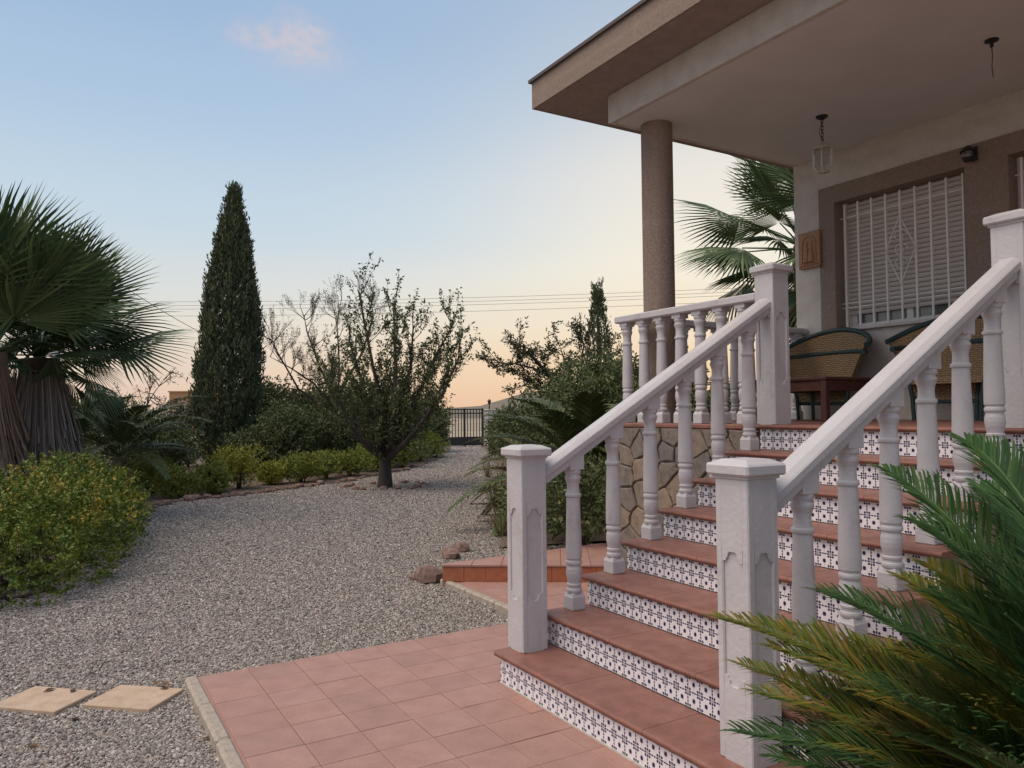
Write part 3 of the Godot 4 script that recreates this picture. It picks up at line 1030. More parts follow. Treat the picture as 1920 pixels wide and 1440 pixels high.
func make_window(house: Node3D, v0: float, v1: float, W: float) -> void:
	var w := Node3D.new()
	w.name = numbered(str(house.get_instance_id()), "window")
	house.add_child(w)
	var lining := MB.new()
	lining.box(Vector3(v0, 2.306, -W - 0.25), Vector3(v0 + 0.010, 3.59, -W + 0.0135))
	lining.box(Vector3(v1 - 0.010, 2.306, -W - 0.25), Vector3(v1, 3.59, -W + 0.0135))
	lining.box(Vector3(v0, 3.59, -W - 0.25), Vector3(v1, 3.60, -W + 0.0135))
	part(w, "reveal", lining.mesh(M.stucco_brown))
	part(w, "sill", qbox(W - 0.045, W + 0.25, v0 - 0.05, v1 + 0.05, 2.276, 2.305, M.stucco_white, 0.004))
	# roller shutter: slats down to a gap above the sill
	var slat := MB.new()
	var L := v1 - v0 - 0.10
	for e in 4:
		var y0 := 0.041 * e / 4.0
		var y1 := 0.041 * (e + 1) / 4.0
		var d0 := sin(PI * e / 4.0) * 0.017
		var d1 := sin(PI * (e + 1) / 4.0) * 0.017
		slat.quad(Vector3(0, y0, d0), Vector3(L, y0, d0), Vector3(L, y1, d1), Vector3(0, y1, d1), Vector3(0, 0, 1))
	slat.quad(Vector3(0, 0, -0.004), Vector3(L, 0, -0.004), Vector3(L, 0.041, -0.004), Vector3(0, 0.041, -0.004), Vector3(0, 0, -1))
	slat.quad(Vector3(0, 0, -0.004), Vector3(L, 0, -0.004), Vector3(L, 0, 0), Vector3(0, 0, 0), Vector3(0, -1, 0))
	var sm := slat.mesh(M.shutter)
	var y := 2.452
	while y < 3.58:
		part(w, "shutter_slat", sm, Vector3(v0 + 0.05, y, -W - 0.165))
		y += 0.0455
	part(w, "shutter_guide", qbox(W + 0.13, W + 0.19, v0 + 0.0105, v0 + 0.05, 2.306, 3.589, M.shutter))
	part(w, "shutter_guide", qbox(W + 0.13, W + 0.19, v1 - 0.05, v1 - 0.0105, 2.306, 3.589, M.shutter))
	var fr := MB.new()
	for k in [[v0 + 0.05, v1 - 0.05, 2.306, 2.36], [v0 + 0.05, v0 + 0.10, 2.36, 3.58], [v1 - 0.10, v1 - 0.05, 2.36, 3.58], [(v0 + v1) * 0.5 - 0.03, (v0 + v1) * 0.5 + 0.03, 2.36, 3.58]]:
		fr.box(Vector3(k[0], k[2], -W - 0.235), Vector3(k[1], k[3], -W - 0.19))
	part(w, "frame", fr.mesh(M.iron_white))
	for k in 2:
		var a: float = [v0 + 0.10, (v0 + v1) * 0.5 + 0.03][k]
		part(w, "pane", qbox(W + 0.21, W + 0.214, a, a + (v1 - v0) * 0.5 - 0.13, 2.36, 3.58, M.glass))
	part(w, "room_blind", qbox(W + 0.42, W + 0.43, v0 - 0.1, v1 + 0.1, 2.2, 3.7, M.room_wall))
	# iron grille
	for k in 9:
		var b := MB.new()
		b.box(Vector3(-0.008, 2.33, -0.008), Vector3(0.008, 3.565, 0.008))
		part(w, "grille_bar", b.mesh(M.iron_white), Vector3(v0 + 0.07 + (v1 - v0 - 0.14) * k / 8.0, 0, -W - 0.075))
	for h in [3.43, 2.565, 2.52]:
		part(w, "grille_rail", qbox(W + 0.083, W + 0.09, v0 + 0.002, v1 - 0.002, h - 0.005, h + 0.005, M.iron_white))
	var db := MB.new()
	var c := Vector3((v0 + v1) * 0.5, 3.0, -W - 0.062)
	var ring := [Vector3(0, 0.32, 0), Vector3(0.15, 0, 0), Vector3(0, -0.32, 0), Vector3(-0.15, 0, 0), Vector3(0, 0.32, 0)]
	for k in 4:
		db.tube([c + ring[k], c + ring[k + 1]], [0.006, 0.006], 5)
	part(w, "grille_diamond", db.mesh(M.iron_white))
	for k in 3:
		var sb := MB.new()
		var pts := []
		var rads := []
		for e in 22:
			var a := e * 0.42
			pts.append(c + Vector3(cos(a) * 0.07 * (1.0 - e / 26.0), [0.13, 0.0, -0.13][k] + sin(a) * 0.07 * (1.0 - e / 26.0), 0))
			rads.append(0.005)
		sb.tube(pts, rads, 4)
		part(w, "grille_scroll", sb.mesh(M.iron_white))

func make_porch_things() -> void:
	# relief plaque
	var p := thing("wall_plaque", "terracotta relief plaque on the white wall beside the shuttered window", "plaque", q(6.70, -5.172, 3.16))
	var b := MB.new()
	b.box(Vector3(-0.137, -0.19, -0.012), Vector3(0.137, 0.19, 0.012), 0.006)
	part(p, "slab", b.mesh(M.plaque))
	var r := RandomNumberGenerator.new()
	r.seed = 3
	var fb := MB.new()
	# arch with two seated figures in low relief
	var arch := []
	var ar := []
	for k in 15:
		var a := PI * k / 14.0
		arch.append(Vector3(cos(a) * 0.085, 0.055 + sin(a) * 0.09, 0.013)); ar.append(0.010)
	arch.push_front(Vector3(0.088, -0.14, 0.013)); ar.append(0.010)
	arch.append(Vector3(-0.088, -0.14, 0.013)); ar.append(0.010)
	fb.tube(arch, ar, 6)
	part(p, "arch_relief", fb.mesh(M.plaque))
	for k in 2:
		var gb := MB.new()
		var x: float = [-0.03, 0.032][k]
		gb.lathe(Vector3(x, -0.13, 0.010), [[0.036, 0.0], [0.034, 0.06], [0.022, 0.11], [0.026, 0.14], [0.012, 0.165], [0.019, 0.185], [0.017, 0.205], [0.0, 0.218]], 10)
		part(p, "figure_relief", gb.mesh(M.plaque))
	for k in 6:
		var gb := MB.new()
		gb.lathe(Vector3(-0.105 + 0.042 * k, -0.168 + 0.006 * (k % 2), 0.008), [[0.018, 0.0], [0.016, 0.02], [0.0, 0.034]], 8)
		part(p, "leaf_relief", gb.mesh(M.plaque))
	p.rotation.y = -0.06
	# wall lantern
	var l := thing("wall_lantern", "small black wall lantern above the shuttered window", "lantern", q(6.716, -3.505, 3.675))
	b = MB.new()
	b.lathe(Vector3(0, -0.06, 0.10), [[0.0, -0.025], [0.03, -0.02], [0.045, 0.0], [0.05, 0.012], [0.03, 0.014]], 8)
	b.tube([Vector3(0, 0.0, 0.0), Vector3(0, 0.035, 0.05), Vector3(0, 0.04, 0.10), Vector3(0, 0.02, 0.10)], [0.008, 0.008, 0.008, 0.006], 6)
	b.box(Vector3(-0.03, -0.06, -0.001), Vector3(0.03, 0.06, 0.012), 0.003)
	part(l, "bracket", b.mesh(M.iron_black))
	b = MB.new()
	b.lathe(Vector3(0, 0.0, 0.10), [[0.065, 0.0], [0.06, 0.012], [0.02, 0.05], [0.0, 0.06]], 8)
	part(l, "roof", b.mesh(M.iron_black))
	b = MB.new()
	b.lathe(Vector3(0, -0.048, 0.10), [[0.036, 0.0], [0.046, 0.048]], 8)
	part(l, "glass", b.mesh(M.glass))
	# hanging lantern with cage
	var h := thing("hanging_lantern", "glass hanging lantern on a chain under the porch ceiling", "lantern", q(5.79, -4.309, 4.099))
	b = MB.new()
	b.lathe(Vector3.ZERO, [[0.0, -0.03], [0.02, -0.03], [0.05, -0.012], [0.052, 0.0]], 14)
	part(h, "ceiling_rose", b.mesh(M.iron_black))
	b = MB.new()
	for k in 7:
		var ring := []
		var rr := []
		for e in 9:
			var a := TAU * e / 8.0
			var o := Vector3(cos(a) * 0.012, sin(a) * 0.020, 0)
			ring.append((Basis(Vector3.UP, PI * 0.5 * (k % 2)) * o) + Vector3(0, -0.045 - k * 0.030, 0)); rr.append(0.0035)
		b.tube(ring, rr, 4)
	b.tube([Vector3(0.03, -0.02, 0), Vector3(0.005, -0.06, 0.01), Vector3(-0.035, -0.13, 0.0), Vector3(-0.01, -0.2, 0), Vector3(0, -0.25, 0)], [0.003, 0.003, 0.003, 0.003, 0.003], 4)
	part(h, "chain", b.mesh(M.iron_black))
	b = MB.new()
	b.lathe(Vector3(0, -0.30, 0), [[0.085, 0.0], [0.075, 0.02], [0.03, 0.055], [0.012, 0.075], [0.0, 0.075]], 6)
	part(h, "roof", b.mesh(M.brass_aged))
	for k in 6:
		var a := TAU * k / 6.0
		b = MB.new()
		b.tube([Vector3(cos(a) * 0.085, -0.30, sin(a) * 0.085), Vector3(cos(a) * 0.088, -0.44, sin(a) * 0.088), Vector3(cos(a) * 0.05, -0.50, sin(a) * 0.05)], [0.005, 0.005, 0.005], 4)
		part(h, "cage_bar", b.mesh(M.brass_aged))
	b = MB.new()
	b.lathe(Vector3(0, -0.505, 0), [[0.0, -0.012], [0.012, -0.008], [0.05, 0.0], [0.05, 0.006]], 6)
	part(h, "base", b.mesh(M.brass_aged))
	b = MB.new()
	b.lathe(Vector3(0, -0.50, 0), [[0.046, 0.0], [0.081, 0.06], [0.078, 0.195]], 6)
	part(h, "glass", b.mesh(M.glass))
	# bare hook with a pull cord
	var k2 := thing("ceiling_hook", "black ceiling hook with a bare hanging cord and lamp socket", "hook", q(5.636, -2.80, 4.099))
	b = MB.new()
	b.lathe(Vector3.ZERO, [[0.0, -0.05], [0.012, -0.05], [0.014, -0.012], [0.045, -0.008], [0.045, 0.0]], 12)
	part(k2, "rose", b.mesh(M.iron_black))
	b = MB.new()
	b.tube([Vector3(0, -0.05, 0), Vector3(0.004, -0.12, 0.003), Vector3(-0.003, -0.19, 0), Vector3(0.004, -0.27, 0)], [0.004, 0.003, 0.003, 0.003], 5)
	part(k2, "cord", b.mesh(M.iron_black))
	# table
	var t := thing("side_table", "low dark red wooden table on the terrace in front of the wicker chairs", "table", q(5.83, -4.60, 1.40))
	b = MB.new()
	b.box(Vector3(-0.47, 0.352, -0.31), Vector3(0.47, 0.380, 0.31), 0.005)
	part(t, "tabletop", b.mesh(M.dark_wood))
	for sx in [-1.0, 1.0]:
		for sz in [-1.0, 1.0]:
			b = MB.new()
			b.box(Vector3(sx * 0.432 - 0.027, 0, sz * 0.272 - 0.027), Vector3(sx * 0.432 + 0.027, 0.3515, sz * 0.272 + 0.027), 0.003)
			part(t, "leg", b.mesh(M.dark_wood))
	for sz in [-1.0, 1.0]:
		b = MB.new()
		b.box(Vector3(-0.404, 0.262, sz * 0.272 - 0.012), Vector3(0.404, 0.3512, sz * 0.272 + 0.012))
		part(t, "apron", b.mesh(M.dark_wood))
		b = MB.new()
		b.box(Vector3(sz * 0.432 - 0.012, 0.262, -0.244), Vector3(sz * 0.432 + 0.012, 0.3512, 0.244))
		part(t, "apron", b.mesh(M.dark_wood))
	make_chair("green-rimmed wicker armchair behind the low red table, next to the stair post", q(6.42, -4.86, 1.40), 0.0)
	make_chair("green-rimmed wicker armchair under the shuttered window, behind the stair handrail", q(6.38, -3.62, 1.40), 0.03)

func make_chair(label: String, at: Vector3, turn: float) -> void:
	var c := thing("wicker_armchair", label, "armchair", at, "wicker armchairs on the terrace")
	c.rotation.y = turn
	# plan: U shape open to the front (+z); f goes 0..1 from left arm tip round the back to the right arm tip
	var at_f := func(f: float, grow: float) -> Vector3:
		var a := PI * (1.0 - f)
		var x := cos(a) * 0.43 * grow
		var z := -sin(a) * 0.24 * grow
		return Vector3(x, 0, z)
	var lift := func(f: float) -> float: return sin(PI * clampf(f, 0, 1)) ** 1.4
	var N := 30
	var top := []
	var mid := []
	var low := []
	for k in N + 1:
		var f := float(k) / N
		top.append(at_f.call(f, 1.16) + Vector3.UP * (0.70 + 0.19 * lift.call(f)))
		mid.append(at_f.call(f, 1.06) + Vector3.UP * (0.63 + 0.035 * lift.call(f)))
		low.append(at_f.call(f, 0.74) + Vector3.UP * 0.34)
	var rads := []
	for k in N + 1: rads.append(0.026)
	var b := MB.new()
	b.tube(top, rads, 8)
	part(c, "top_rail", b.mesh(M.green_wrap))
	b = MB.new()
	b.tube(mid, rads, 8)
	part(c, "middle_rail", b.mesh(M.green_wrap))
	for pair in [[top, mid, "back_panel"], [mid, low, "side_panel"]]:
		b = MB.new()
		for k in N:
			var o: Vector3 = at_f.call((k + 0.5) / N, 1.0)
			b.quad(pair[0][k], pair[0][k + 1], pair[1][k + 1], pair[1][k], Vector3(o.x, 0, o.z))
			var i := Vector3(-o.x, 0, -o.z).normalized() * 0.012
			b.quad(pair[0][k] + i, pair[0][k + 1] + i, pair[1][k + 1] + i, pair[1][k] + i, i)
		part(c, pair[2], b.mesh(M.wicker))
	b = MB.new()
	var seat := []
	for k in N + 1: seat.append(at_f.call(float(k) / N, 0.74) + Vector3.UP * 0.31)
	b.slab(seat, Vector3.UP, 0.05, 0.012)
	part(c, "seat", b.mesh(M.wicker))
	b = MB.new()
	for k in N:
		var o: Vector3 = at_f.call((k + 0.5) / N, 1.0)
		b.quad(low[k], low[k + 1], (low[k + 1] as Vector3) * Vector3(0.9, 0, 0.9) + Vector3.UP * 0.16, (low[k] as Vector3) * Vector3(0.9, 0, 0.9) + Vector3.UP * 0.16, o)
	part(c, "skirt", b.mesh(M.wicker))
	b = MB.new()
	var foot := []
	var fr := []
	for k in N + 1:
		foot.append((low[k] as Vector3) * Vector3(0.9, 0, 0.9) + Vector3.UP * 0.16); fr.append(0.016)
	b.tube(foot, fr, 6)
	part(c, "lower_rail", b.mesh(M.green_wrap))
	for k in [0, 8, 22, 30]:
		b = MB.new()
		var p: Vector3 = low[k]
		b.tube([Vector3(p.x * 0.86, 0.0, p.z * 0.86), Vector3(p.x * 0.9, 0.2, p.z * 0.9), p + Vector3.UP * 0.02], [0.018, 0.018, 0.018], 6)
		part(c, "leg", b.mesh(M.green_wrap))

# ---------------------------------------------------------------- plants
func pick(r: RandomNumberGenerator, cols: Array) -> Color:
	var a: Color = cols[r.randi() % cols.size()]
	var b: Color = cols[r.randi() % cols.size()]
	var c := a.lerp(b, r.randf()) * r.randf_range(0.8, 1.2)
	c.a = 1.0
	return c

func rnd_dir(r: RandomNumberGenerator) -> Vector3:
	var z := r.randf_range(-1, 1)
	var a := r.randf() * TAU
	var s := sqrt(1.0 - z * z)
	return Vector3(s * cos(a), z, s * sin(a))

func one_leaf(b: MB, r: RandomNumberGenerator, at: Vector3, dir: Vector3, len: float, wid: float) -> void:
	var side := dir.cross(rnd_dir(r))
	if side.length() < 0.1: side = dir.cross(Vector3(0.3, 1, 0.2))
	side = side.normalized() * wid * 0.5
	var mid := at + dir * len * 0.5
	var fold := dir.cross(side).normalized() * wid * 0.18
	b.leaf(at, mid + side + fold, at + dir * len, mid - side + fold)

# leafy sprigs over a set of lobes [centre, radii]; leaves all the way from the core to the outer tips
func sprigs(b: MB, r: RandomNumberGenerator, lobes: Array, count: int, per: int, reach: float, len: float, wid: float, cols: Array, up := 0.4, low := -0.75, inner := 0.55) -> void:
	var total := 0.0
	for l in lobes: total += l[1].x * l[1].y + l[1].y * l[1].z + l[1].x * l[1].z
	var f := FastNoiseLite.new()
	f.seed = r.randi() % 1000
	f.frequency = 1.3
	for k in count:
		var pickw := r.randf() * total
		var lobe: Array = lobes[0]
		for l in lobes:
			pickw -= l[1].x * l[1].y + l[1].y * l[1].z + l[1].x * l[1].z
			if pickw <= 0:
				lobe = l
				break
		var d := rnd_dir(r)
		if d.y < low: d.y = low + r.randf() * 0.4
		d = d.normalized()
		var sc: float = lerpf(inner, 1.0, sqrt(r.randf()))
		var p: Vector3 = lobe[0] + d * lobe[1] * sc
		p += d * lobe[1] * f.get_noise_3dv(p * 1.2) * 0.28
		var g := (d + Vector3.UP * up + rnd_dir(r) * 0.55).normalized()
		var tone := pick(r, cols)
		var rl := reach * r.randf_range(0.6, 1.3)
		for e in per:
			b.col = tone.lerp(pick(r, cols), 0.35)
			var at := p + g * rl * (float(e) / per) + rnd_dir(r) * reach * 0.12
			one_leaf(b, r, at, (g * 0.6 + rnd_dir(r)).normalized(), len * r.randf_range(0.7, 1.25), wid * r.randf_range(0.8, 1.2))

func branch(b: MB, r: RandomNumberGenerator, at: Vector3, dir: Vector3, len: float, rad: float, depth: int, spread: float, up: float, tips: Array, kids := 3) -> void:
	var pts := [at]
	var rads := [rad]
	var d := dir
	var p := at
	var steps := 4
	for k in steps:
		d = (d + rnd_dir(r) * 0.16 + Vector3.UP * up * 0.12).normalized()
		p += d * len / steps
		pts.append(p)
		rads.append(maxf(rad * (1.0 - 0.5 * (k + 1) / steps), 0.0025))
		if depth > 0 and k >= 1 and k < steps - 1 and r.randf() < 0.8:
			var s := (d + rnd_dir(r) * spread + Vector3.UP * up * 0.2).normalized()
			branch(b, r, p, s, len * r.randf_range(0.5, 0.75), rads[-1] * 0.65, depth - 1, spread, up, tips, kids)
	b.tube(pts, rads, 5 if rad > 0.02 else 4, false)
	if depth == 0:
		tips.append([at, p, d])
		return
	for k in kids:
		var s := (d + rnd_dir(r) * spread + Vector3.UP * up * 0.2).normalized()
		branch(b, r, p, s, len * r.randf_range(0.6, 0.85), rads[-1] * 0.8, depth - 1, spread, up, tips, kids)

# fan-shaped palm blade with its stalk, lying along +z
func fan_blade(r: RandomNumberGenerator, stalk: float, radius: float, arc: float, droop: float, cols: Array, m: Material, fold := 0.25) -> ArrayMesh:
	var b := MB.new()
	b.col = cols[0] * 1.1
	var bend := func(z: float) -> Vector3: return Vector3(0, -droop * 0.25 * z * z, z)
	b.tube([bend.call(0.0), bend.call(stalk * 0.5), bend.call(stalk)], [0.022, 0.016, 0.011], 4)
	var hub: Vector3 = bend.call(stalk)
	var n := 38
	for k in n:
		var a := lerpf(-arc, arc, (k + 0.5) / n)
		var L := radius * (0.72 + 0.28 * cos(a * 0.8)) * r.randf_range(0.9, 1.06)
		var half := arc / n
		var spine := func(f: float) -> Vector3:
			var z := cos(a) * L * f
			var x := sin(a) * L * f
			return hub + Vector3(x, -fold * absf(x) - droop * 0.55 * (f * L) * (f * L) - (0.22 * L * droop * maxf(0, f - 0.62) * 3.0), z)
		var across := Vector3(cos(a), 0, -sin(a))
		b.col = pick(r, cols)
		var p0: Vector3 = spine.call(0.03)
		var p1: Vector3 = spine.call(0.5)
		var p2: Vector3 = spine.call(0.78)
		var p3: Vector3 = spine.call(1.0) + rnd_dir(r) * 0.03
		var w1 := half * L * 0.5 * 1.02
		var w2 := w1 * 0.55
		var ridge := Vector3(0, w1 * 0.55, 0)
		for s in [-1.0, 1.0]:
			var e1: Vector3 = p1 + across * w1 * s
			var e2: Vector3 = p2 + across * w2 * s
			b.leaf(p0, e1, p1 + ridge, p1 + ridge)
			b.quad(p1 + ridge, e1, e2, p2 + ridge * 0.5, Vector3.UP)
			b.tri(p2 + ridge * 0.5, e2, p3, Vector3.UP)
	return b.mesh(m)

# feather-shaped frond along a curve, leaflets on both sides
func feather(b: MB, r: RandomNumberGenerator, p0: Vector3, p1: Vector3, p2: Vector3, pairs: int, leaf_len: float, wid: float, cols: Array, vee := 0.35, sag := 0.25, start := 0.14, sweep := 0.45) -> void:
	var cur := func(t: float) -> Vector3: return p0 * (1 - t) * (1 - t) + p1 * 2.0 * t * (1 - t) + p2 * t * t
	var pts := []
	var rads := []
	for k in 13:
		pts.append(cur.call(k / 12.0))
		rads.append(lerpf(0.0075, 0.0025, k / 12.0) * (leaf_len / 0.15) ** 0.5)
	b.col = pick(r, cols) * 1.3
	b.tube(pts, rads, 5)
	for k in pairs:
		var t := start + (1.0 - start) * (k + 0.5) / pairs
		var p: Vector3 = cur.call(t)
		var tan: Vector3 = (cur.call(minf(t + 0.02, 1.0)) - cur.call(maxf(t - 0.02, 0.0))).normalized()
		var side := tan.cross(Vector3.UP).normalized()
		var nor := side.cross(tan).normalized()
		var x := (t - start) / (1.0 - start)
		var L := leaf_len * (0.45 + 0.55 * sin(PI * pow(x, 0.75))) * (1.0 - 0.45 * pow(x, 4.0))
		var fw := lerpf(sweep, sweep * 1.2 + 0.75, x)
		for s in [-1.0, 1.0]:
			b.col = pick(r, cols)
			var dir: Vector3 = (side * s + tan * fw * r.randf_range(0.85, 1.15) + nor * vee * r.randf_range(0.7, 1.3)).normalized()
			var l := L * r.randf_range(0.88, 1.08)
			var a := p
			var m1 := p + dir * l * 0.45
			var m2 := p + dir * l * 0.78 - nor * sag * l * 0.12
			var tip := p + dir * l - nor * sag * l * 0.42
			var w := dir.cross(nor).normalized() * wid * 0.5
			b.quad(a - w * 0.5, a + w * 0.5, m1 + w, m1 - w, nor)
			b.quad(m1 - w, m1 + w, m2 + w * 0.75, m2 - w * 0.75, nor)
			b.tri(m2 - w * 0.75, m2 + w * 0.75, tip, nor)

func aim_frond(t: Node3D, crown: Vector3, tip: Vector3, blade: ArrayMesh, reach: float, roll: float) -> void:
	var o := part(t, "frond", blade, crown - t.position)
	var z := (tip - crown).normalized()
	var x := Vector3.UP.cross(z).normalized()
	o.basis = Basis(x, z.cross(x), z) * Basis(Vector3.BACK, roll) * Basis.from_scale(Vector3.ONE * (tip.distance_to(crown) / reach))

func fan_palm(label: String, at: Vector3, height: float, blades: Array, count: int, skirt: bool, sd: int, trunk_r: float, low: float, turn0 := 0.0) -> Node3D:
	var r := RandomNumberGenerator.new()
	r.seed = sd
	var t := thing("fan_palm", label, "palm", at, "fan palms in the garden")
	var b := MB.new()
	var pts := []
	var rads := []
	for k in 8:
		var f := k / 7.0
		pts.append(Vector3(sin(f * 2.0 + sd) * 0.05, height * f, cos(f * 1.7 + sd) * 0.05))
		rads.append(trunk_r * lerpf(1.25, 0.8, f))
	b.tube(pts, rads, 12)
	part(t, "trunk", b.mesh(M.palm_bark))
	if skirt:
		# old leaf bases and the hanging skirt of dead leaves
		var dry := [Color(0.19, 0.155, 0.13), Color(0.25, 0.215, 0.185), Color(0.13, 0.095, 0.075), Color(0.30, 0.265, 0.235)]
		if sd == 8: dry = [Color(0.20, 0.125, 0.09), Color(0.26, 0.17, 0.125), Color(0.13, 0.075, 0.052)]
		var sb := MB.new()
		for k in 3000:
			var a := r.randf() * TAU
			var y0 := height * r.randf_range(0.5, 0.93)
			var dirv := Vector3(cos(a), 0, sin(a))
			var y1 := y0 - height * r.randf_range(0.25, 0.62)
			var f0 := trunk_r * 1.0
			var spread := trunk_r * lerpf(2.15, 1.1, clampf(y1 / height, 0, 1)) * r.randf_range(0.85, 1.1)
			sb.col = pick(r, dry)
			var p0 := dirv * f0 + Vector3(0, y0, 0)
			var p1 := dirv * spread + Vector3(0, maxf(y1, 0.25), 0) + rnd_dir(r) * 0.05
			var w := Vector3(-dirv.z, 0, dirv.x) * r.randf_range(0.004, 0.014)
			sb.quad(p0 - w * 0.6, p0 + w * 0.6, p1 + w, p1 - w, dirv + Vector3.UP * 0.2)
		part(t, "dead_leaf_skirt", sb.mesh(M.dry_leaves), Vector3.ZERO, "stuff")
	for k in count:
		var f := float(k) / count
		var az := turn0 + k * 2.39996
		var el := lerpf(78.0, low, pow(f, 0.85)) + r.randf_range(-7, 7)
		var facing := (Basis(Vector3.UP, az) * Vector3.BACK).dot((-at * Vector3(1, 0, 1)).normalized())
		if skirt and facing > 0.25 and el < 40.0: el = r.randf_range(35.0, 65.0)
		var kind := 0 if el > 35.0 else (1 if el > -10.0 else 2)
		var o := part(t, "frond", blades[kind], Vector3(0, height + lerpf(0.12, -0.25, f), 0))
		o.basis = Basis(Vector3.UP, az) * Basis(Vector3.RIGHT, -deg_to_rad(el)) * Basis(Vector3.BACK, r.randf_range(-0.35, 0.35)) * Basis.from_scale(Vector3.ONE * r.randf_range(0.85, 1.1))
	return t

func shrub(called: String, label: String, cat: String, at: Vector3, lobes: Array, count: int, per: int, reach: float, len: float, wid: float, cols: Array, sd: int, group := "", m := "leaves", up := 0.4) -> Node3D:
	var r := RandomNumberGenerator.new()
	r.seed = sd
	var t := thing(called, label, cat, at, group)
	var b := MB.new()
	var hi := 0.0
	for l in lobes: hi = maxf(hi, l[0].y)
	for k in 7:
		var l: Array = lobes[k % lobes.size()]
		var end: Vector3 = l[0] + rnd_dir(r) * l[1] * 0.6
		b.tube([Vector3(r.randf_range(-0.05, 0.05), -0.03, r.randf_range(-0.05, 0.05)), Vector3(end.x * 0.4, end.y * 0.5, end.z * 0.4), end], [0.018, 0.013, 0.005], 5)
	part(t, "stems", b.mesh(M.bark))
	b = MB.new()
	sprigs(b, r, lobes, count, per, reach, len, wid, cols, up)
	part(t, "foliage", b.mesh(M[m]), Vector3.ZERO, "stuff")
	return t

func ball_lobes(r: RandomNumberGenerator, w: float, h: float, n: int) -> Array:
	var o := []
	for k in n:
		var a := r.randf() * TAU
		var d := w * 0.5 * r.randf_range(0.15, 0.6)
		o.append([Vector3(cos(a) * d, h * r.randf_range(0.32, 0.64), sin(a) * d), Vector3(w * r.randf_range(0.26, 0.36), h * r.randf_range(0.28, 0.36), w * r.randf_range(0.26, 0.36))])
	return o

const G_DARK := [Color(0.0538, 0.0757, 0.0343), Color(0.0822, 0.105, 0.0468), Color(0.12, 0.139, 0.0655)]
const G_MID := [Color(0.0972, 0.124, 0.0499), Color(0.135, 0.168, 0.0624), Color(0.187, 0.204, 0.0858)]
const G_YEL := [Color(0.179, 0.204, 0.0312), Color(0.269, 0.277, 0.0468), Color(0.389, 0.335, 0.0624)]
const G_BRIGHT := [Color(0.128, 0.168, 0.0312), Color(0.194, 0.226, 0.0468), Color(0.269, 0.277, 0.0624)]

func make_front_bush() -> void:
	var r := RandomNumberGenerator.new()
	r.seed = 404
	var t := thing("hedge_bush", "big rounded yellow-green leafy bush spilling over the gravel edge", "bush", ground_at(60, 1060, -0.04))
	var at := t.position
	var lobes := []
	for k in [[-60, 1010, 8.0, 0.85], [30, 1000, 8.3, 0.85], [105, 990, 8.9, 0.8], [55, 960, 9.3, 0.85], [165, 975, 9.9, 0.72], [192, 962, 10.8, 0.68], [130, 940, 10.4, 0.8], [15, 1060, 7.75, 0.62], [110, 1050, 8.3, 0.58], [-140, 980, 8.5, 0.9], [172, 1010, 9.3, 0.5], [200, 978, 11.2, 0.58], [155, 930, 11.3, 0.68]]:
		var c := seen_at(k[0], k[1], k[2])
		lobes.append([Vector3(c.x, maxf(c.y, 0.28), c.z) - at, Vector3(k[3], minf(k[3], 0.62), k[3]) * 0.78])
	var b := MB.new()
	for l in lobes:
		for e in 3:
			var end: Vector3 = l[0] + rnd_dir(r) * l[1] * 0.7
			b.tube([Vector3(l[0].x * 0.92, -0.02, l[0].z * 0.92), Vector3(end.x, end.y * 0.5, end.z), end], [0.02, 0.014, 0.005], 5)
	part(t, "stems", b.mesh(M.bark))
	b = MB.new()
	sprigs(b, r, lobes, 2900, 11, 0.12, 0.042, 0.025, [Color(0.06, 0.115, 0.018), Color(0.10, 0.165, 0.026), Color(0.15, 0.205, 0.035), Color(0.22, 0.225, 0.04)], 0.5, -0.8, 0.72)
	part(t, "foliage", b.mesh(M.glossy_leaves), Vector3.ZERO, "stuff")
	b = MB.new()
	sprigs(b, r, [lobes[1], lobes[3], lobes[2], lobes[6], lobes[4]], 330, 9, 0.12, 0.044, 0.026, [Color(0.32, 0.255, 0.04), Color(0.38, 0.30, 0.06), Color(0.22, 0.21, 0.035)], 0.9, 0.05, 0.92)
	part(t, "yellow_new_leaves", b.mesh(M.glossy_leaves), Vector3.ZERO, "stuff")

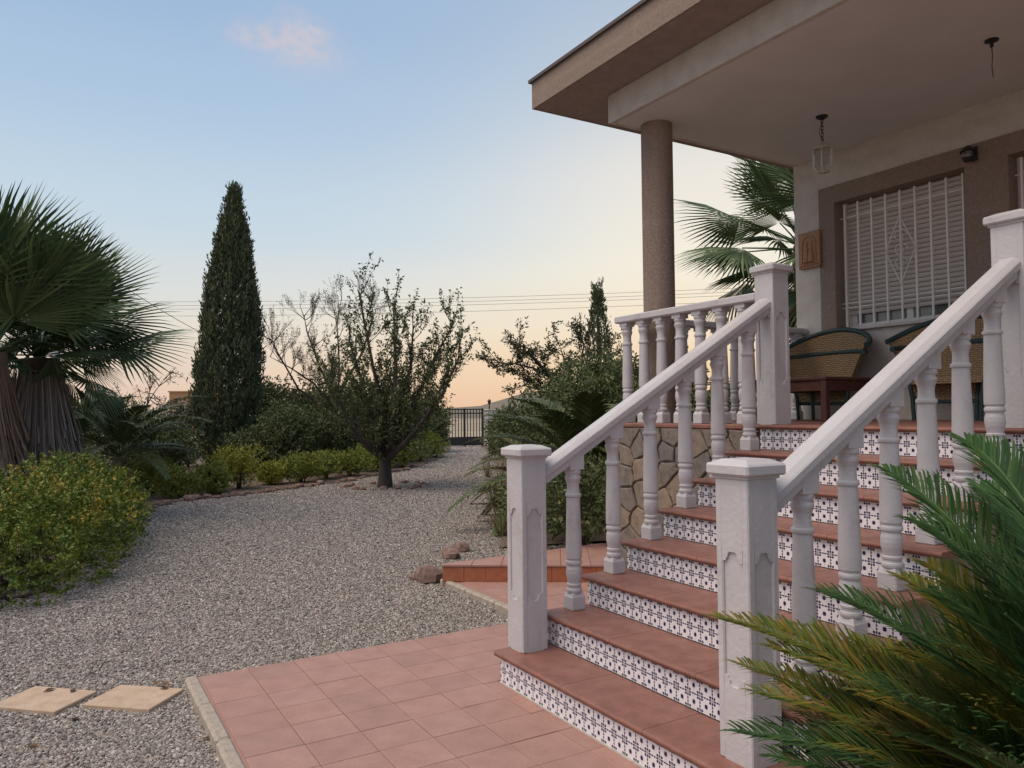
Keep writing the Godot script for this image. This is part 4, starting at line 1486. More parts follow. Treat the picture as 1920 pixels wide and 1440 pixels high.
func make_cypress(label: String, at: Vector3, prof: Array, height: float, lean: Vector3, n: int, sd: int, size: float) -> void:
	var r := RandomNumberGenerator.new()
	r.seed = sd
	var t := thing("cypress_tree", label, "cypress", at)
	var b := MB.new()
	b.tube([Vector3.ZERO, Vector3(0, height * 0.5, 0) + lean * 0.4, Vector3(0, height * 0.97, 0) + lean], [0.16, 0.10, 0.015], 8)
	part(t, "trunk", b.mesh(M.bark))
	b = MB.new()
	var rad := func(f: float) -> float:
		for k in prof.size() - 1:
			if f <= prof[k + 1][0]:
				return lerpf(prof[k][1], prof[k + 1][1], (f - prof[k][0]) / (prof[k + 1][0] - prof[k][0]))
		return 0.0
	var nf := FastNoiseLite.new()
	nf.seed = sd
	nf.frequency = 0.9
	for k in n:
		# flame-shaped upright clumps
		var f := pow(r.randf(), 1.15) * 0.985
		var a := r.randf() * TAU
		var R: float = rad.call(f)
		var o := Vector3(cos(a), 0, sin(a))
		var base := Vector3(0, f * height, 0) + lean * pow(f, 1.6) + o * R * (0.90 + 0.34 * nf.get_noise_3d(cos(a) * 2.0, f * height, sin(a) * 2.0)) * sqrt(r.randf_range(0.55, 1.0))
		var g := (Vector3.UP + o * r.randf_range(0.0, 0.35)).normalized()
		var cl := size * r.randf_range(0.7, 1.6)
		var tone := pick(r, [Color(0.052, 0.073, 0.036), Color(0.084, 0.108, 0.056), Color(0.14, 0.15, 0.084)])
		for e in 11:
			var h := r.randf()
			var p := base + g * cl * h + rnd_dir(r) * cl * 0.20 * (1.0 - h)
			b.col = tone * r.randf_range(0.7, 1.35)
			one_leaf(b, r, p, (g + rnd_dir(r) * 0.5).normalized(), size * 0.34 * r.randf_range(0.7, 1.2), size * 0.11)
	part(t, "crown", b.mesh(M.leaves), Vector3.ZERO, "stuff")

func make_forked_tree() -> void:
	var r := RandomNumberGenerator.new()
	r.seed = 23
	var at := ground_at(722, 914)
	var t := thing("garden_tree", "small leafy tree with a dark forked trunk standing in the gravel", "tree", at)
	var b := MB.new()
	var D := Vector2(at.x, at.z).length()
	var to := func(px: float, py: float, dd: float) -> Vector3: return seen_at(px, py, D + dd) - at
	b.tube([Vector3(0, -0.05, 0), to.call(722, 885, 0), to.call(722, 862, 0)], [0.17, 0.135, 0.125], 10)
	part(t, "trunk", b.mesh(M.bark))
	var tips := []
	b = MB.new()
	var limbs := [
		[[722, 865, 0], [700, 800, -0.3], [680, 720, -0.4], [655, 640, -0.3]],
		[[722, 865, 0], [725, 790, 0.3], [700, 690, 0.3], [672, 545, 0.2]],
		[[726, 860, 0], [755, 800, 0.1], [785, 740, 0.0], [810, 680, -0.2], [850, 607, -0.4]],
		[[724, 862, 0], [740, 780, -0.5], [742, 680, -0.4], [738, 580, -0.3]],
		[[720, 862, 0], [680, 820, 0.4], [630, 770, 0.5], [590, 720, 0.4]],
		[[728, 860, 0], [780, 800, 0.5], [830, 740, 0.6], [865, 660, 0.5]],
		[[722, 862, 0], [690, 840, -0.7], [650, 790, -1.0], [620, 700, -1.1]],
		[[724, 862, 0], [760, 830, -0.8], [800, 780, -1.0], [840, 700, -1.1]],
		[[724, 860, 0], [745, 760, 0.6], [770, 690, 0.7], [775, 610, 0.6]],
	]
	for l in limbs:
		var pts := []
		var rads := []
		for k in l.size():
			pts.append(to.call(l[k][0], l[k][1], l[k][2]))
			rads.append(lerpf(0.075, 0.014, float(k) / (l.size() - 1)))
		b.tube(pts, rads, 6)
		for k in range(1, l.size()):
			var a: Vector3 = pts[k - 1]
			var c: Vector3 = pts[k]
			var d := (c - a).normalized()
			for e in 15:
				var p := a.lerp(c, r.randf())
				branch(b, r, p, (d * 0.5 + rnd_dir(r) * 0.85 + Vector3.UP * 0.5).normalized(), r.randf_range(0.3, 0.62) * (1.2 if k == 1 else 1.0), 0.010, 1, 0.4, 0.9, tips, 1)
			tips.append([a.lerp(c, 0.3), c, d])
	part(t, "limbs", b.mesh(M.bark))
	b = MB.new()
	for tp in tips:
		var a: Vector3 = tp[0]
		var c: Vector3 = tp[1]
		var n := int(13 * clampf(a.distance_to(c) / 0.3, 0.6, 2.2))
		for e in n:
			var p := a.lerp(c, r.randf()) + rnd_dir(r) * 0.035
			b.col = pick(r, [Color(0.0625, 0.0825, 0.0325), Color(0.1, 0.122, 0.0475), Color(0.15, 0.163, 0.0688)])
			one_leaf(b, r, p, (tp[2] * 0.5 + rnd_dir(r)).normalized(), r.randf_range(0.06, 0.105), 0.036)
	part(t, "crown", b.mesh(M.leaves), Vector3.ZERO, "stuff")

func leafy_tree(called: String, label: String, at: Vector3, limbs: Array, trunk_r: float, sd: int, twig: float, leaf_n: int, leaf_len: float, cols: Array, group := "", depth := 2, up := 0.5) -> void:
	# limbs: lists of points relative to the base
	var r := RandomNumberGenerator.new()
	r.seed = sd
	var t := thing(called, label, "tree", at, group)
	var tips := []
	var b := MB.new()
	for l in limbs:
		var rads := []
		for k in l.size(): rads.append(lerpf(trunk_r, trunk_r * 0.15, float(k) / (l.size() - 1)))
		b.tube(l, rads, 6)
	part(t, "trunk", b.mesh(M.bark))
	b = MB.new()
	for l in limbs:
		for k in range(1, l.size()):
			var d: Vector3 = (l[k] - l[k - 1]).normalized()
			for e in 5:
				branch(b, r, l[k - 1].lerp(l[k], r.randf_range(0.2, 1.0)), (d * 0.5 + rnd_dir(r) + Vector3.UP * up * 0.6).normalized(), twig * r.randf_range(0.7, 1.2), 0.014, depth, 0.7, up, tips, 2)
	part(t, "branches", b.mesh(M.twig_bark))
	if leaf_n > 0:
		b = MB.new()
		for tp in tips:
			for e in leaf_n:
				b.col = pick(r, cols)
				one_leaf(b, r, (tp[0] as Vector3).lerp(tp[1], r.randf()) + rnd_dir(r) * leaf_len * 0.6, (tp[2] * 0.5 + rnd_dir(r)).normalized(), leaf_len * r.randf_range(0.7, 1.3), leaf_len * 0.36)
		part(t, "crown", b.mesh(M.leaves), Vector3.ZERO, "stuff")

func feather_palm(called: String, label: String, at: Vector3, core: float, n: int, flen: float, cols: Array, sd: int, leaf := 0.28, low := -15.0) -> void:
	var r := RandomNumberGenerator.new()
	r.seed = sd
	var t := thing(called, label, "palm", at)
	var b := MB.new()
	b.tube([Vector3(0, -0.05, 0), Vector3(0, core * 0.5, 0), Vector3(0, core, 0)], [0.16, 0.15, 0.11], 10)
	part(t, "trunk", b.mesh(M.palm_bark))
	var kinds := []
	for k in 3:
		var fb := MB.new()
		var e: float = [1.15, 0.75, 0.3][k]
		feather(fb, r, Vector3.ZERO, Vector3(0, sin(e), cos(e)) * flen * 0.62, Vector3(0, sin(e) * flen * 0.62 - flen * [0.0, 0.18, 0.32][k], cos(e) * flen * 0.62 + flen * [0.42, 0.42, 0.36][k]), 46, leaf, 0.030, cols, 0.3, 0.5)
		kinds.append(fb.mesh(M.palm_leaves))
	for k in n:
		var f := float(k) / n
		var o := part(t, "frond", kinds[clampi(int(f * 3.0), 0, 2)], Vector3(0, core, 0))
		o.basis = Basis(Vector3.UP, k * 2.39996 + r.randf() * 0.3) * Basis(Vector3.RIGHT, r.randf_range(-0.15, 0.15)) * Basis.from_scale(Vector3.ONE * r.randf_range(0.8, 1.1))

func make_cycad() -> void:
	var r := RandomNumberGenerator.new()
	r.seed = 55
	var bases := [q(1.81, -0.56, -0.05)]
	var plants := []
	plants.append(thing("cycad", "large cycad with long green and yellowing feathery fronds beside the stairs", "cycad", bases[0]))
	var b := MB.new()
	b.lathe(Vector3.ZERO, [[0.15, 0.0], [0.17, 0.15], [0.16, 0.36], [0.10, 0.50], [0.0, 0.56]], 14)
	var crown := Vector3(0, 0.53, 0)
	for k in 1:
		part(plants[k], "trunk", b.mesh(M.palm_bark))
	var green := [Color(0.0268, 0.0683, 0.021), Color(0.0418, 0.0928, 0.0274), Color(0.0629, 0.117, 0.0338)]
	var olive := [Color(0.0898, 0.117, 0.0171), Color(0.131, 0.14, 0.0223), Color(0.0612, 0.103, 0.0205), Color(0.212, 0.14, 0.0257)]
	var tan := [Color(0.172, 0.109, 0.0343), Color(0.114, 0.0977, 0.0343), Color(0.0915, 0.0977, 0.0252)]
	# [tip px, tip py, distance, lift of the arch, palette]
	var seen := [
		[1345, 1158, 2.30, 0.42, 1], [1385, 1372, 1.95, 0.30, 0], [1660, 882, 2.45, 0.62, 0], [1812, 828, 2.35, 0.70, 0], [1425, 1168, 2.5, 0.40, 1],
		[1545, 1112, 2.15, 0.45, 0], [1690, 1082, 2.55, 0.45, 1], [1838, 910, 2.6, 0.55, 0], [1390, 1245, 2.45, 0.25, 1], [1600, 1200, 2.45, 0.30, 1],
		[1500, 1335, 2.1, 0.22, 2], [1720, 985, 2.1, 0.55, 0], [1640, 1290, 1.8, 0.25, 0], [1770, 1180, 2.7, 0.35, 1], [1560, 1395, 1.75, 0.2, 1],
		[1850, 1060, 1.9, 0.5, 0], [1700, 1380, 1.6, 0.25, 0], [1880, 1240, 2.5, 0.3, 2], [1480, 1265, 2.6, 0.25, 2], [1900, 960, 2.9, 0.45, 1], [1790, 1290, 2.2, 0.25, 1],
		[1450, 1215, 2.1, 0.34, 1], [1560, 1240, 2.2, 0.32, 0], [1700, 1230, 2.0, 0.34, 1], [1820, 1130, 2.2, 0.42, 0], [1650, 1360, 1.9, 0.22, 2], [1460, 1420, 1.85, 0.2, 0], [1800, 1400, 1.5, 0.25, 0], [1740, 1060, 2.4, 0.46, 1],
		[1760, 1125, 2.0, 0.4, 0], [1785, 1225, 1.8, 0.3, 1], [1885, 1150, 1.75, 0.35, 0], [1830, 1320, 1.6, 0.25, 1], [1900, 1300, 1.5, 0.25, 0], [1850, 1420, 1.4, 0.2, 0],
		[1425, 1300, 2.0, 0.3, 1], [1705, 1195, 1.8, 0.35, 0], [1480, 1385, 1.7, 0.2, 0], [1610, 1300, 1.6, 0.25, 1], [1695, 1310, 1.5, 0.25, 0], [1545, 1300, 2.3, 0.3, 0], [1660, 1250, 2.2, 0.3, 2], 
	]
	for s in seen:
		var which := 0
		var t: Node3D = plants[which]
		var tip: Vector3 = seen_at(s[0], s[1], s[2]) - (bases[which] as Vector3)
		var flat := Vector3(tip.x, 0, tip.z)
		var mid: Vector3 = crown + (tip - crown) * 0.45 + Vector3.UP * s[3] * 0.55
		var fb := MB.new()
		var L := (tip - crown).length()
		feather(fb, r, crown + flat.normalized() * 0.06, mid, tip, int(80 * clampf(L, 0.9, 1.5)), 0.25, 0.0075, [green, olive, tan][s[4]], 0.5, 0.4, 0.14, 1.0)
		part(t, "frond", fb.mesh(M.palm_leaves))
	# fronds on the sides turned away from the stairs
	for k in 14:
		var a := deg_to_rad(-85.0 + k * 11.5)
		var t: Node3D = plants[0]
		var out := Vector3(cos(a), 0, sin(a))
		var L := r.randf_range(0.95, 1.25)
		var fb := MB.new()
		feather(fb, r, crown + out * 0.06, crown + out * L * 0.4 + Vector3.UP * r.randf_range(0.35, 0.7), crown + out * L + Vector3.UP * r.randf_range(-0.25, 0.35), 80, 0.21, 0.0085, green if k % 3 else olive, 0.5, 0.45, 0.14, 1.0)
		part(t, "frond", fb.mesh(M.palm_leaves))

func make_garden() -> void:
	var r := RandomNumberGenerator.new()
	r.seed = 88
	make_front_bush()
	# fan palms
	var gp := [Color(0.0675, 0.112, 0.0525), Color(0.103, 0.158, 0.0713), Color(0.16, 0.208, 0.0938)]
	var gd := [Color(0.05, 0.05, 0.026), Color(0.08, 0.066, 0.038), Color(0.10, 0.075, 0.045)]
	var blades := [fan_blade(r, 1.05, 1.28, 1.75, 0.06, gp, M.palm_leaves, 0.22), fan_blade(r, 1.1, 1.25, 1.8, 0.20, gp, M.palm_leaves, 0.34), fan_blade(r, 0.95, 1.1, 1.7, 0.55, gp + gd, M.palm_leaves, 0.42)]
	var pa := seen_at(72, 790, 13.6)
	pa.y = -0.04
	var ta := fan_palm("fan palm with grey skirt of dead leaves behind the yellow-green bush", pa, 2.42, blades, 11, true, 3, 0.33, 20.0, 0.4)
	var crown_a := pa + Vector3(0, 2.47, 0)
	for k in [[312, 540, -0.3], [278, 640, 0.3], [262, 745, 0.7], [207, 428, 0.2], [150, 402, -0.5], [72, 378, 0.2], [12, 372, -0.3], [-60, 400, 0.3], [-120, 480, -0.4], [-170, 570, 0.3], [215, 520, 0.7], [130, 455, 0.6], [35, 430, 0.8], [-140, 660, 0.4], [205, 765, 1.1], [105, 530, -1.0], [40, 500, -1.1], [-30, 520, -1.0], [180, 610, -0.9], [245, 590, 0.9], [140, 700, 1.2], [-90, 740, 0.5], [62, 560, -1.5], [0, 610, -1.4], [125, 590, -1.3], [-70, 630, -1.2], [240, 680, -0.7], [150, 500, 0.2], [90, 420, 0.5], [-10, 450, 0.4], [285, 600, 0.0]]:
		var tip := seen_at(k[0], k[1], 13.6 + k[2])
		aim_frond(ta, crown_a, tip, blades[0 if k[1] < 480 else 1], 2.33, r.randf_range(-0.4, 0.4))
	var pb := seen_at(-40, 790, 12.4)
	pb.y = -0.04
	fan_palm("fan palm with reddish-brown trunk standing left of the grey-skirted palm", pb, 2.4, blades, 26, true, 8, 0.33, 8.0, 1.1)
	var pc := seen_at(1502, 440, 14.6)
	pc.y = -0.04
	fan_palm("fan palm rising beyond the far terrace balustrade, beside the house corner", pc, 4.5, blades, 34, false, 14, 0.2, -50.0, 2.0)
	# cypresses
	make_cypress("tall dense dark cypress standing in the planting bed", ground_at(427, 880), [[0.0, 0.50], [0.06, 0.78], [0.15, 0.93], [0.34, 0.92], [0.52, 0.80], [0.64, 0.67], [0.765, 0.50], [0.85, 0.32], [0.885, 0.17], [0.92, 0.12], [0.965, 0.08], [1.0, 0.03]], 7.75, cam_right * 0.17, 6200, 6, 0.36)
	var cy := seen_at(1124, 800, 27.0)
	cy.y = -0.05
	make_cypress("slim far cypress rising out of the trees beside the terrace", cy, [[0.0, 0.6], [0.3, 0.62], [0.55, 0.5], [0.75, 0.3], [0.86, 0.16], [1.0, 0.03]], 5.75, Vector3.ZERO, 800, 16, 0.4)
	make_forked_tree()
	# thin bare-twigged tree between cypress and forked tree
	var bt := seen_at(634, 830, 24.0)
	bt.y = -0.04
	var rel := func(px: float, py: float, dd: float) -> Vector3: return seen_at(px, py, 24.0 + dd) - bt
	leafy_tree("bare_tree", "thin feathery tree with almost leafless reddish twigs behind the forked tree", bt, [[Vector3.ZERO, rel.call(634, 770, 0), rel.call(636, 680, 0), rel.call(632, 610, 0), rel.call(640, 560, 0)], [rel.call(634, 790, 0), rel.call(590, 720, 0.3), rel.call(545, 690, 0.2), rel.call(505, 668, 0)], [rel.call(634, 760, 0), rel.call(600, 690, -0.6), rel.call(575, 620, -0.8), rel.call(570, 590, -0.8)], [rel.call(635, 740, 0), rel.call(680, 660, -0.4), rel.call(700, 590, -0.5), rel.call(695, 560, -0.5)], [rel.call(634, 780, 0), rel.call(560, 730, -0.8), rel.call(520, 660, -0.9), rel.call(508, 630, -0.9)]], 0.045, 41, 0.55, 7, 0.055, [Color(0.09, 0.075, 0.055), Color(0.07, 0.065, 0.045)], "", 2, 0.8)
	# dark shrubs behind, each a plant of its own
	var dark := [[520, 868, 24.5, 2.0, 2.5, "dark olive shrub with a reddish stem next to the tall cypress"], [575, 862, 26.0, 2.2, 2.3, "dense dark shrub behind the low bushes, under the bare twigs"], [640, 858, 25.0, 2.2, 2.2, "broad dark shrub at the foot of the bare-twigged tree"], [690, 855, 25.5, 2.3, 2.6, "dark shrub directly behind the forked trunk"], [745, 850, 27.0, 2.2, 2.2, "dark green shrub between the forked tree and the gate, inner one"], [788, 845, 30.0, 1.7, 2.1, "dark green shrub hiding the near end of the iron gate"]]
	for k in dark.size():
		var d: Array = dark[k]
		var p := seen_at(d[0], d[1], d[2])
		p.y = -0.04
		shrub("garden_shrub", d[5], "shrub", p, ball_lobes(r, d[3] * 1.25, d[4] * 1.05, 12), 2000, 8, 0.24, 0.10, 0.05, G_DARK + G_MID, 200 + k, "dark shrubs behind the low bushes")
	# low rounded bushes along the bed edge
	var low := [[285, 925, 0.85, 0.75], [332, 932, 0.6, 0.55], [395, 926, 0.6, 0.62], [447, 917, 0.85, 0.88], [508, 908, 0.6, 0.55], [567, 904, 0.75, 0.66], [612, 897, 0.8, 0.62], [655, 892, 0.9, 0.72], [700, 884, 0.9, 0.75], [757, 876, 1.1, 0.85], [790, 864, 1.15, 0.95], [817, 858, 1.1, 0.9]]
	var low_labels := ["low bush at the foot of the feather palm, next to the big yellow-green bush", "small low bush between the feather palm and the cypress", "smallest low round bush in front of the cypress", "taller yellowish low bush at the foot of the cypress", "low round bush just right of the cypress foot", "low round bush in front of the reddish-stemmed shrub", "low round bush under the bare-twigged tree, first of two", "low round bush under the bare-twigged tree, second of two", "low round bush behind the forked trunk", "low round bush past the forked trunk on the drive edge", "low round bush second from the gate", "low round bush nearest to the iron gate"]
	for k in low.size():
		var l: Array = low[k]
		var p := ground_at(l[0], l[1], -0.03)
		shrub("low_bush", low_labels[k], "bush", p, ball_lobes(r, l[2] * 1.1, l[3], 7), 560, 8, 0.12, 0.06, 0.024, G_YEL if k in [3, 4] else G_BRIGHT, 300 + k, "low bushes edging the drive", "leaves", 0.8)
	var back := [[505, 21.5, 2.0, 1.5, "leafy shrub in the second row just right of the cypress foot"], [548, 21.0, 1.7, 1.9, "leafy shrub in the second row below the dark olive shrub"], [598, 22.5, 2.2, 1.6, "leafy shrub in the second row under the bare twigs"], [640, 21.5, 1.5, 2.2, "leafy shrub in the second row left of the forked trunk"], [690, 22.0, 1.8, 1.5, "leafy shrub in the second row directly behind the forked trunk"], [745, 24.0, 2.2, 1.9, "leafy shrub in the second row right of the forked trunk"], [290, 20.5, 2.0, 1.5, "leafy shrub in the second row between feather palm and oleander"]]
	for k in back.size():
		var p := seen_at(back[k][0], 850, back[k][1])
		p.y = -0.04
		shrub("garden_shrub", back[k][4], "shrub", p, ball_lobes(r, back[k][2], back[k][3], 9), 1300, 8, 0.24, 0.085, 0.038, G_DARK + G_DARK + G_MID, 420 + k, "second row of shrubs behind the low bushes", "leaves", 0.7)
	# feather palm and other plants round the left palm
	var fp := seen_at(225, 900, 16.5)
	fp.y = -0.04
	feather_palm("feather_palm", "low feather palm with arching fronds between the fan palm and the cypress", fp, 0.75, 34, 2.0, [Color(0.045, 0.063, 0.027), Color(0.0675, 0.09, 0.039), Color(0.0975, 0.12, 0.057)], 61, 0.34)
	var fp2 := seen_at(150, 880, 18.5)
	fp2.y = -0.04
	feather_palm("feather_palm", "feather palm partly hidden behind the grey-skirted fan palm", fp2, 0.9, 26, 1.9, [Color(0.045, 0.075, 0.027), Color(0.075, 0.108, 0.039)], 62, 0.34)
	var ol := seen_at(352, 870, 24.5)
	ol.y = -0.04
	var os := shrub("oleander", "grey-green oleander with pale flowers beside the tall cypress", "oleander", ol, ball_lobes(r, 1.9, 2.1, 7), 700, 8, 0.3, 0.12, 0.03, [Color(0.04, 0.055, 0.035), Color(0.07, 0.085, 0.06)], 71)
	var fl := MB.new()
	sprigs(fl, r, ball_lobes(r, 1.9, 2.2, 6), 130, 4, 0.08, 0.06, 0.05, [Color(0.5, 0.48, 0.5), Color(0.62, 0.58, 0.6)], 0.6, -0.2, 0.9)
	part(os, "flowers", fl.mesh(M.leaves), Vector3.ZERO, "stuff")
	# sparse leggy shrub above the feather palm
	var lg := seen_at(255, 850, 21.0)
	lg.y = -0.04
	var rl := func(px: float, py: float) -> Vector3: return seen_at(px, py, 21.0) - lg
	leafy_tree("leggy_shrub", "sparse shrub with thin slanting twigs above the feather palm", lg, [[Vector3.ZERO, rl.call(262, 780), rl.call(290, 735), rl.call(318, 697)], [Vector3.ZERO, rl.call(240, 790), rl.call(230, 745)], [Vector3.ZERO, rl.call(270, 790), rl.call(280, 740), rl.call(282, 712)]], 0.025, 72, 0.3, 5, 0.06, G_MID, "", 1, 0.5)
	var bk := seen_at(170, 870, 23.0)
	bk.y = -0.04
	shrub("garden_shrub", "broad green shrub behind the feather palms", "shrub", bk, ball_lobes(r, 3.4, 2.1, 9), 1000, 8, 0.28, 0.1, 0.045, G_MID, 73)
	# right of the gate
	var rt := [[958, 846, 25.0, 1.5, 1.6, "round dark bush near the gate pillar"], [1000, 850, 20.0, 1.8, 1.8, "dense bush between the gate and the overhanging tree"], [1040, 850, 17.5, 2.4, 2.1, "tall dense bush below the overhanging tree"], [1110, 850, 16.0, 2.6, 2.9, "tall green shrub at the foot of the slim cypress"], [1150, 850, 13.5, 2.2, 2.7, "green shrub showing behind the terrace corner balusters"], [1270, 850, 14.5, 3.0, 2.6, "green shrub showing between the terrace balusters"]]
	for k in rt.size():
		var d: Array = rt[k]
		var p := seen_at(d[0], d[1], d[2])
		p.y = -0.04
		shrub("garden_shrub", d[5], "shrub", p, ball_lobes(r, d[3] * 1.15, d[4], 12), 1700, 8, 0.20, 0.085, 0.042, G_DARK + G_MID, 240 + k, "shrubs right of the drive")
	var ut := seen_at(1085, 850, 19.0)
	ut.y = -0.04
	var ru := func(px: float, py: float, dd: float) -> Vector3: return seen_at(px, py, 19.0 + dd) - ut
	leafy_tree("spreading_tree", "leafy tree with a branch reaching over the gate side against the sunset", ut, [[Vector3.ZERO, ru.call(1080, 770, 0), ru.call(1050, 715, 0), ru.call(1000, 690, 0), ru.call(955, 680, 0), ru.call(925, 690, 0)], [ru.call(1075, 750, 0), ru.call(1060, 680, 0.4), ru.call(1050, 650, 0.4)], [ru.call(1080, 770, 0), ru.call(1090, 690, -0.3), ru.call(1095, 640, -0.4)], [ru.call(1045, 715, 0), ru.call(1010, 730, 0.3), ru.call(980, 722, 0.3)], [ru.call(1030, 705, 0), ru.call(995, 665, -0.3), ru.call(965, 660, -0.4)], [ru.call(1080, 760, 0), ru.call(1120, 700, 0.4), ru.call(1140, 670, 0.5)]], 0.055, 43, 0.42, 22, 0.10, [Color(0.045, 0.055, 0.022), Color(0.07, 0.08, 0.035), Color(0.10, 0.10, 0.05)], "", 1, 0.35)
	var f3 := seen_at(1105, 960, 10.6)
	f3.y = -0.04
	feather_palm("feather_palm", "feather palm beyond the stair handrail with some orange-tipped fronds", f3, 0.5, 58, 1.9, [Color(0.042, 0.0675, 0.024), Color(0.075, 0.099, 0.033), Color(0.128, 0.128, 0.0525)], 63, 0.32)
	var f4 := seen_at(1010, 940, 12.8)
	f4.y = -0.04
	feather_palm("feather_palm", "low feather palm on the drive edge beside the dry grass tuft", f4, 0.25, 26, 1.4, [Color(0.042, 0.0588, 0.0224), Color(0.077, 0.0924, 0.0336), Color(0.21, 0.154, 0.042)], 64, 0.28)
	var nb := seen_at(1085, 1010, 8.6)
	nb.y = -0.03
	shrub("garden_shrub", "dark shady shrub behind the stair balusters at the side walk", "shrub", nb, ball_lobes(r, 1.7, 1.1, 7), 800, 8, 0.14, 0.07, 0.03, G_DARK + G_MID, 260)
	# dry grass on the right edge of the drive
	for k in 5:
		var p := ground_at([936, 928, 944, 940, 915][k], [925, 950, 975, 1005, 895][k], -0.03)
		var t := thing("grass_tuft", "wispy dry grass tuft on the drive edge behind the stair post", "grass", p, "dry grass tufts on the drive edge")
		var b := MB.new()
		for e in 60:
			var a := r.randf() * TAU
			var o := Vector3(cos(a), 0, sin(a))
			var hgt := r.randf_range(0.25, 0.6)
			b.col = pick(r, [Color(0.16, 0.15, 0.05), Color(0.24, 0.20, 0.09), Color(0.10, 0.11, 0.035)])
			var p0 := o * 0.04
			var p1 := o * (0.08 + r.randf() * 0.12) + Vector3.UP * hgt * 0.6
			var p2 := o * (0.14 + r.randf() * 0.22) + Vector3.UP * hgt
			var w := Vector3(-o.z, 0, o.x) * 0.004
			b.quad(p0 - w, p0 + w, p1 + w, p1 - w, o)
			b.tri(p1 - w, p1 + w, p2, o)
		part(t, "blades", b.mesh(M.leaves), Vector3.ZERO, "stuff")
	make_cycad()

func rock(b: MB, r: RandomNumberGenerator, s: Vector3) -> void:
	# faceted boulder from a noisy sphere
	var f := FastNoiseLite.new()
	f.seed = r.randi() % 9999
	f.frequency = 0.9
	var at := func(i: int, j: int) -> Vector3:
		var th := PI * i / 5.0
		var ph := TAU * (j % 8) / 8.0
		var d := Vector3(sin(th) * cos(ph), cos(th), sin(th) * sin(ph))
		return d * s * (1.0 + 0.45 * f.get_noise_3dv(d * 1.6)) + Vector3(0, s.y * 0.55, 0)
	for i in 5:
		for j in 8:
			var a: Vector3 = at.call(i, j)
			var c: Vector3 = at.call(i, j + 1)
			var d: Vector3 = at.call(i + 1, j + 1)
			var e: Vector3 = at.call(i + 1, j)
			var o := (a + c + d + e) * 0.25 - Vector3(0, s.y * 0.55, 0)
			if i == 0: b.tri(a, d, e, (d - a).cross(e - a).normalized() * signf((d - a).cross(e - a).dot(o)))
			elif i == 4: b.tri(a, c, d, (c - a).cross(d - a).normalized() * signf((c - a).cross(d - a).dot(o)))
			else: b.quad(a, c, d, e, o)

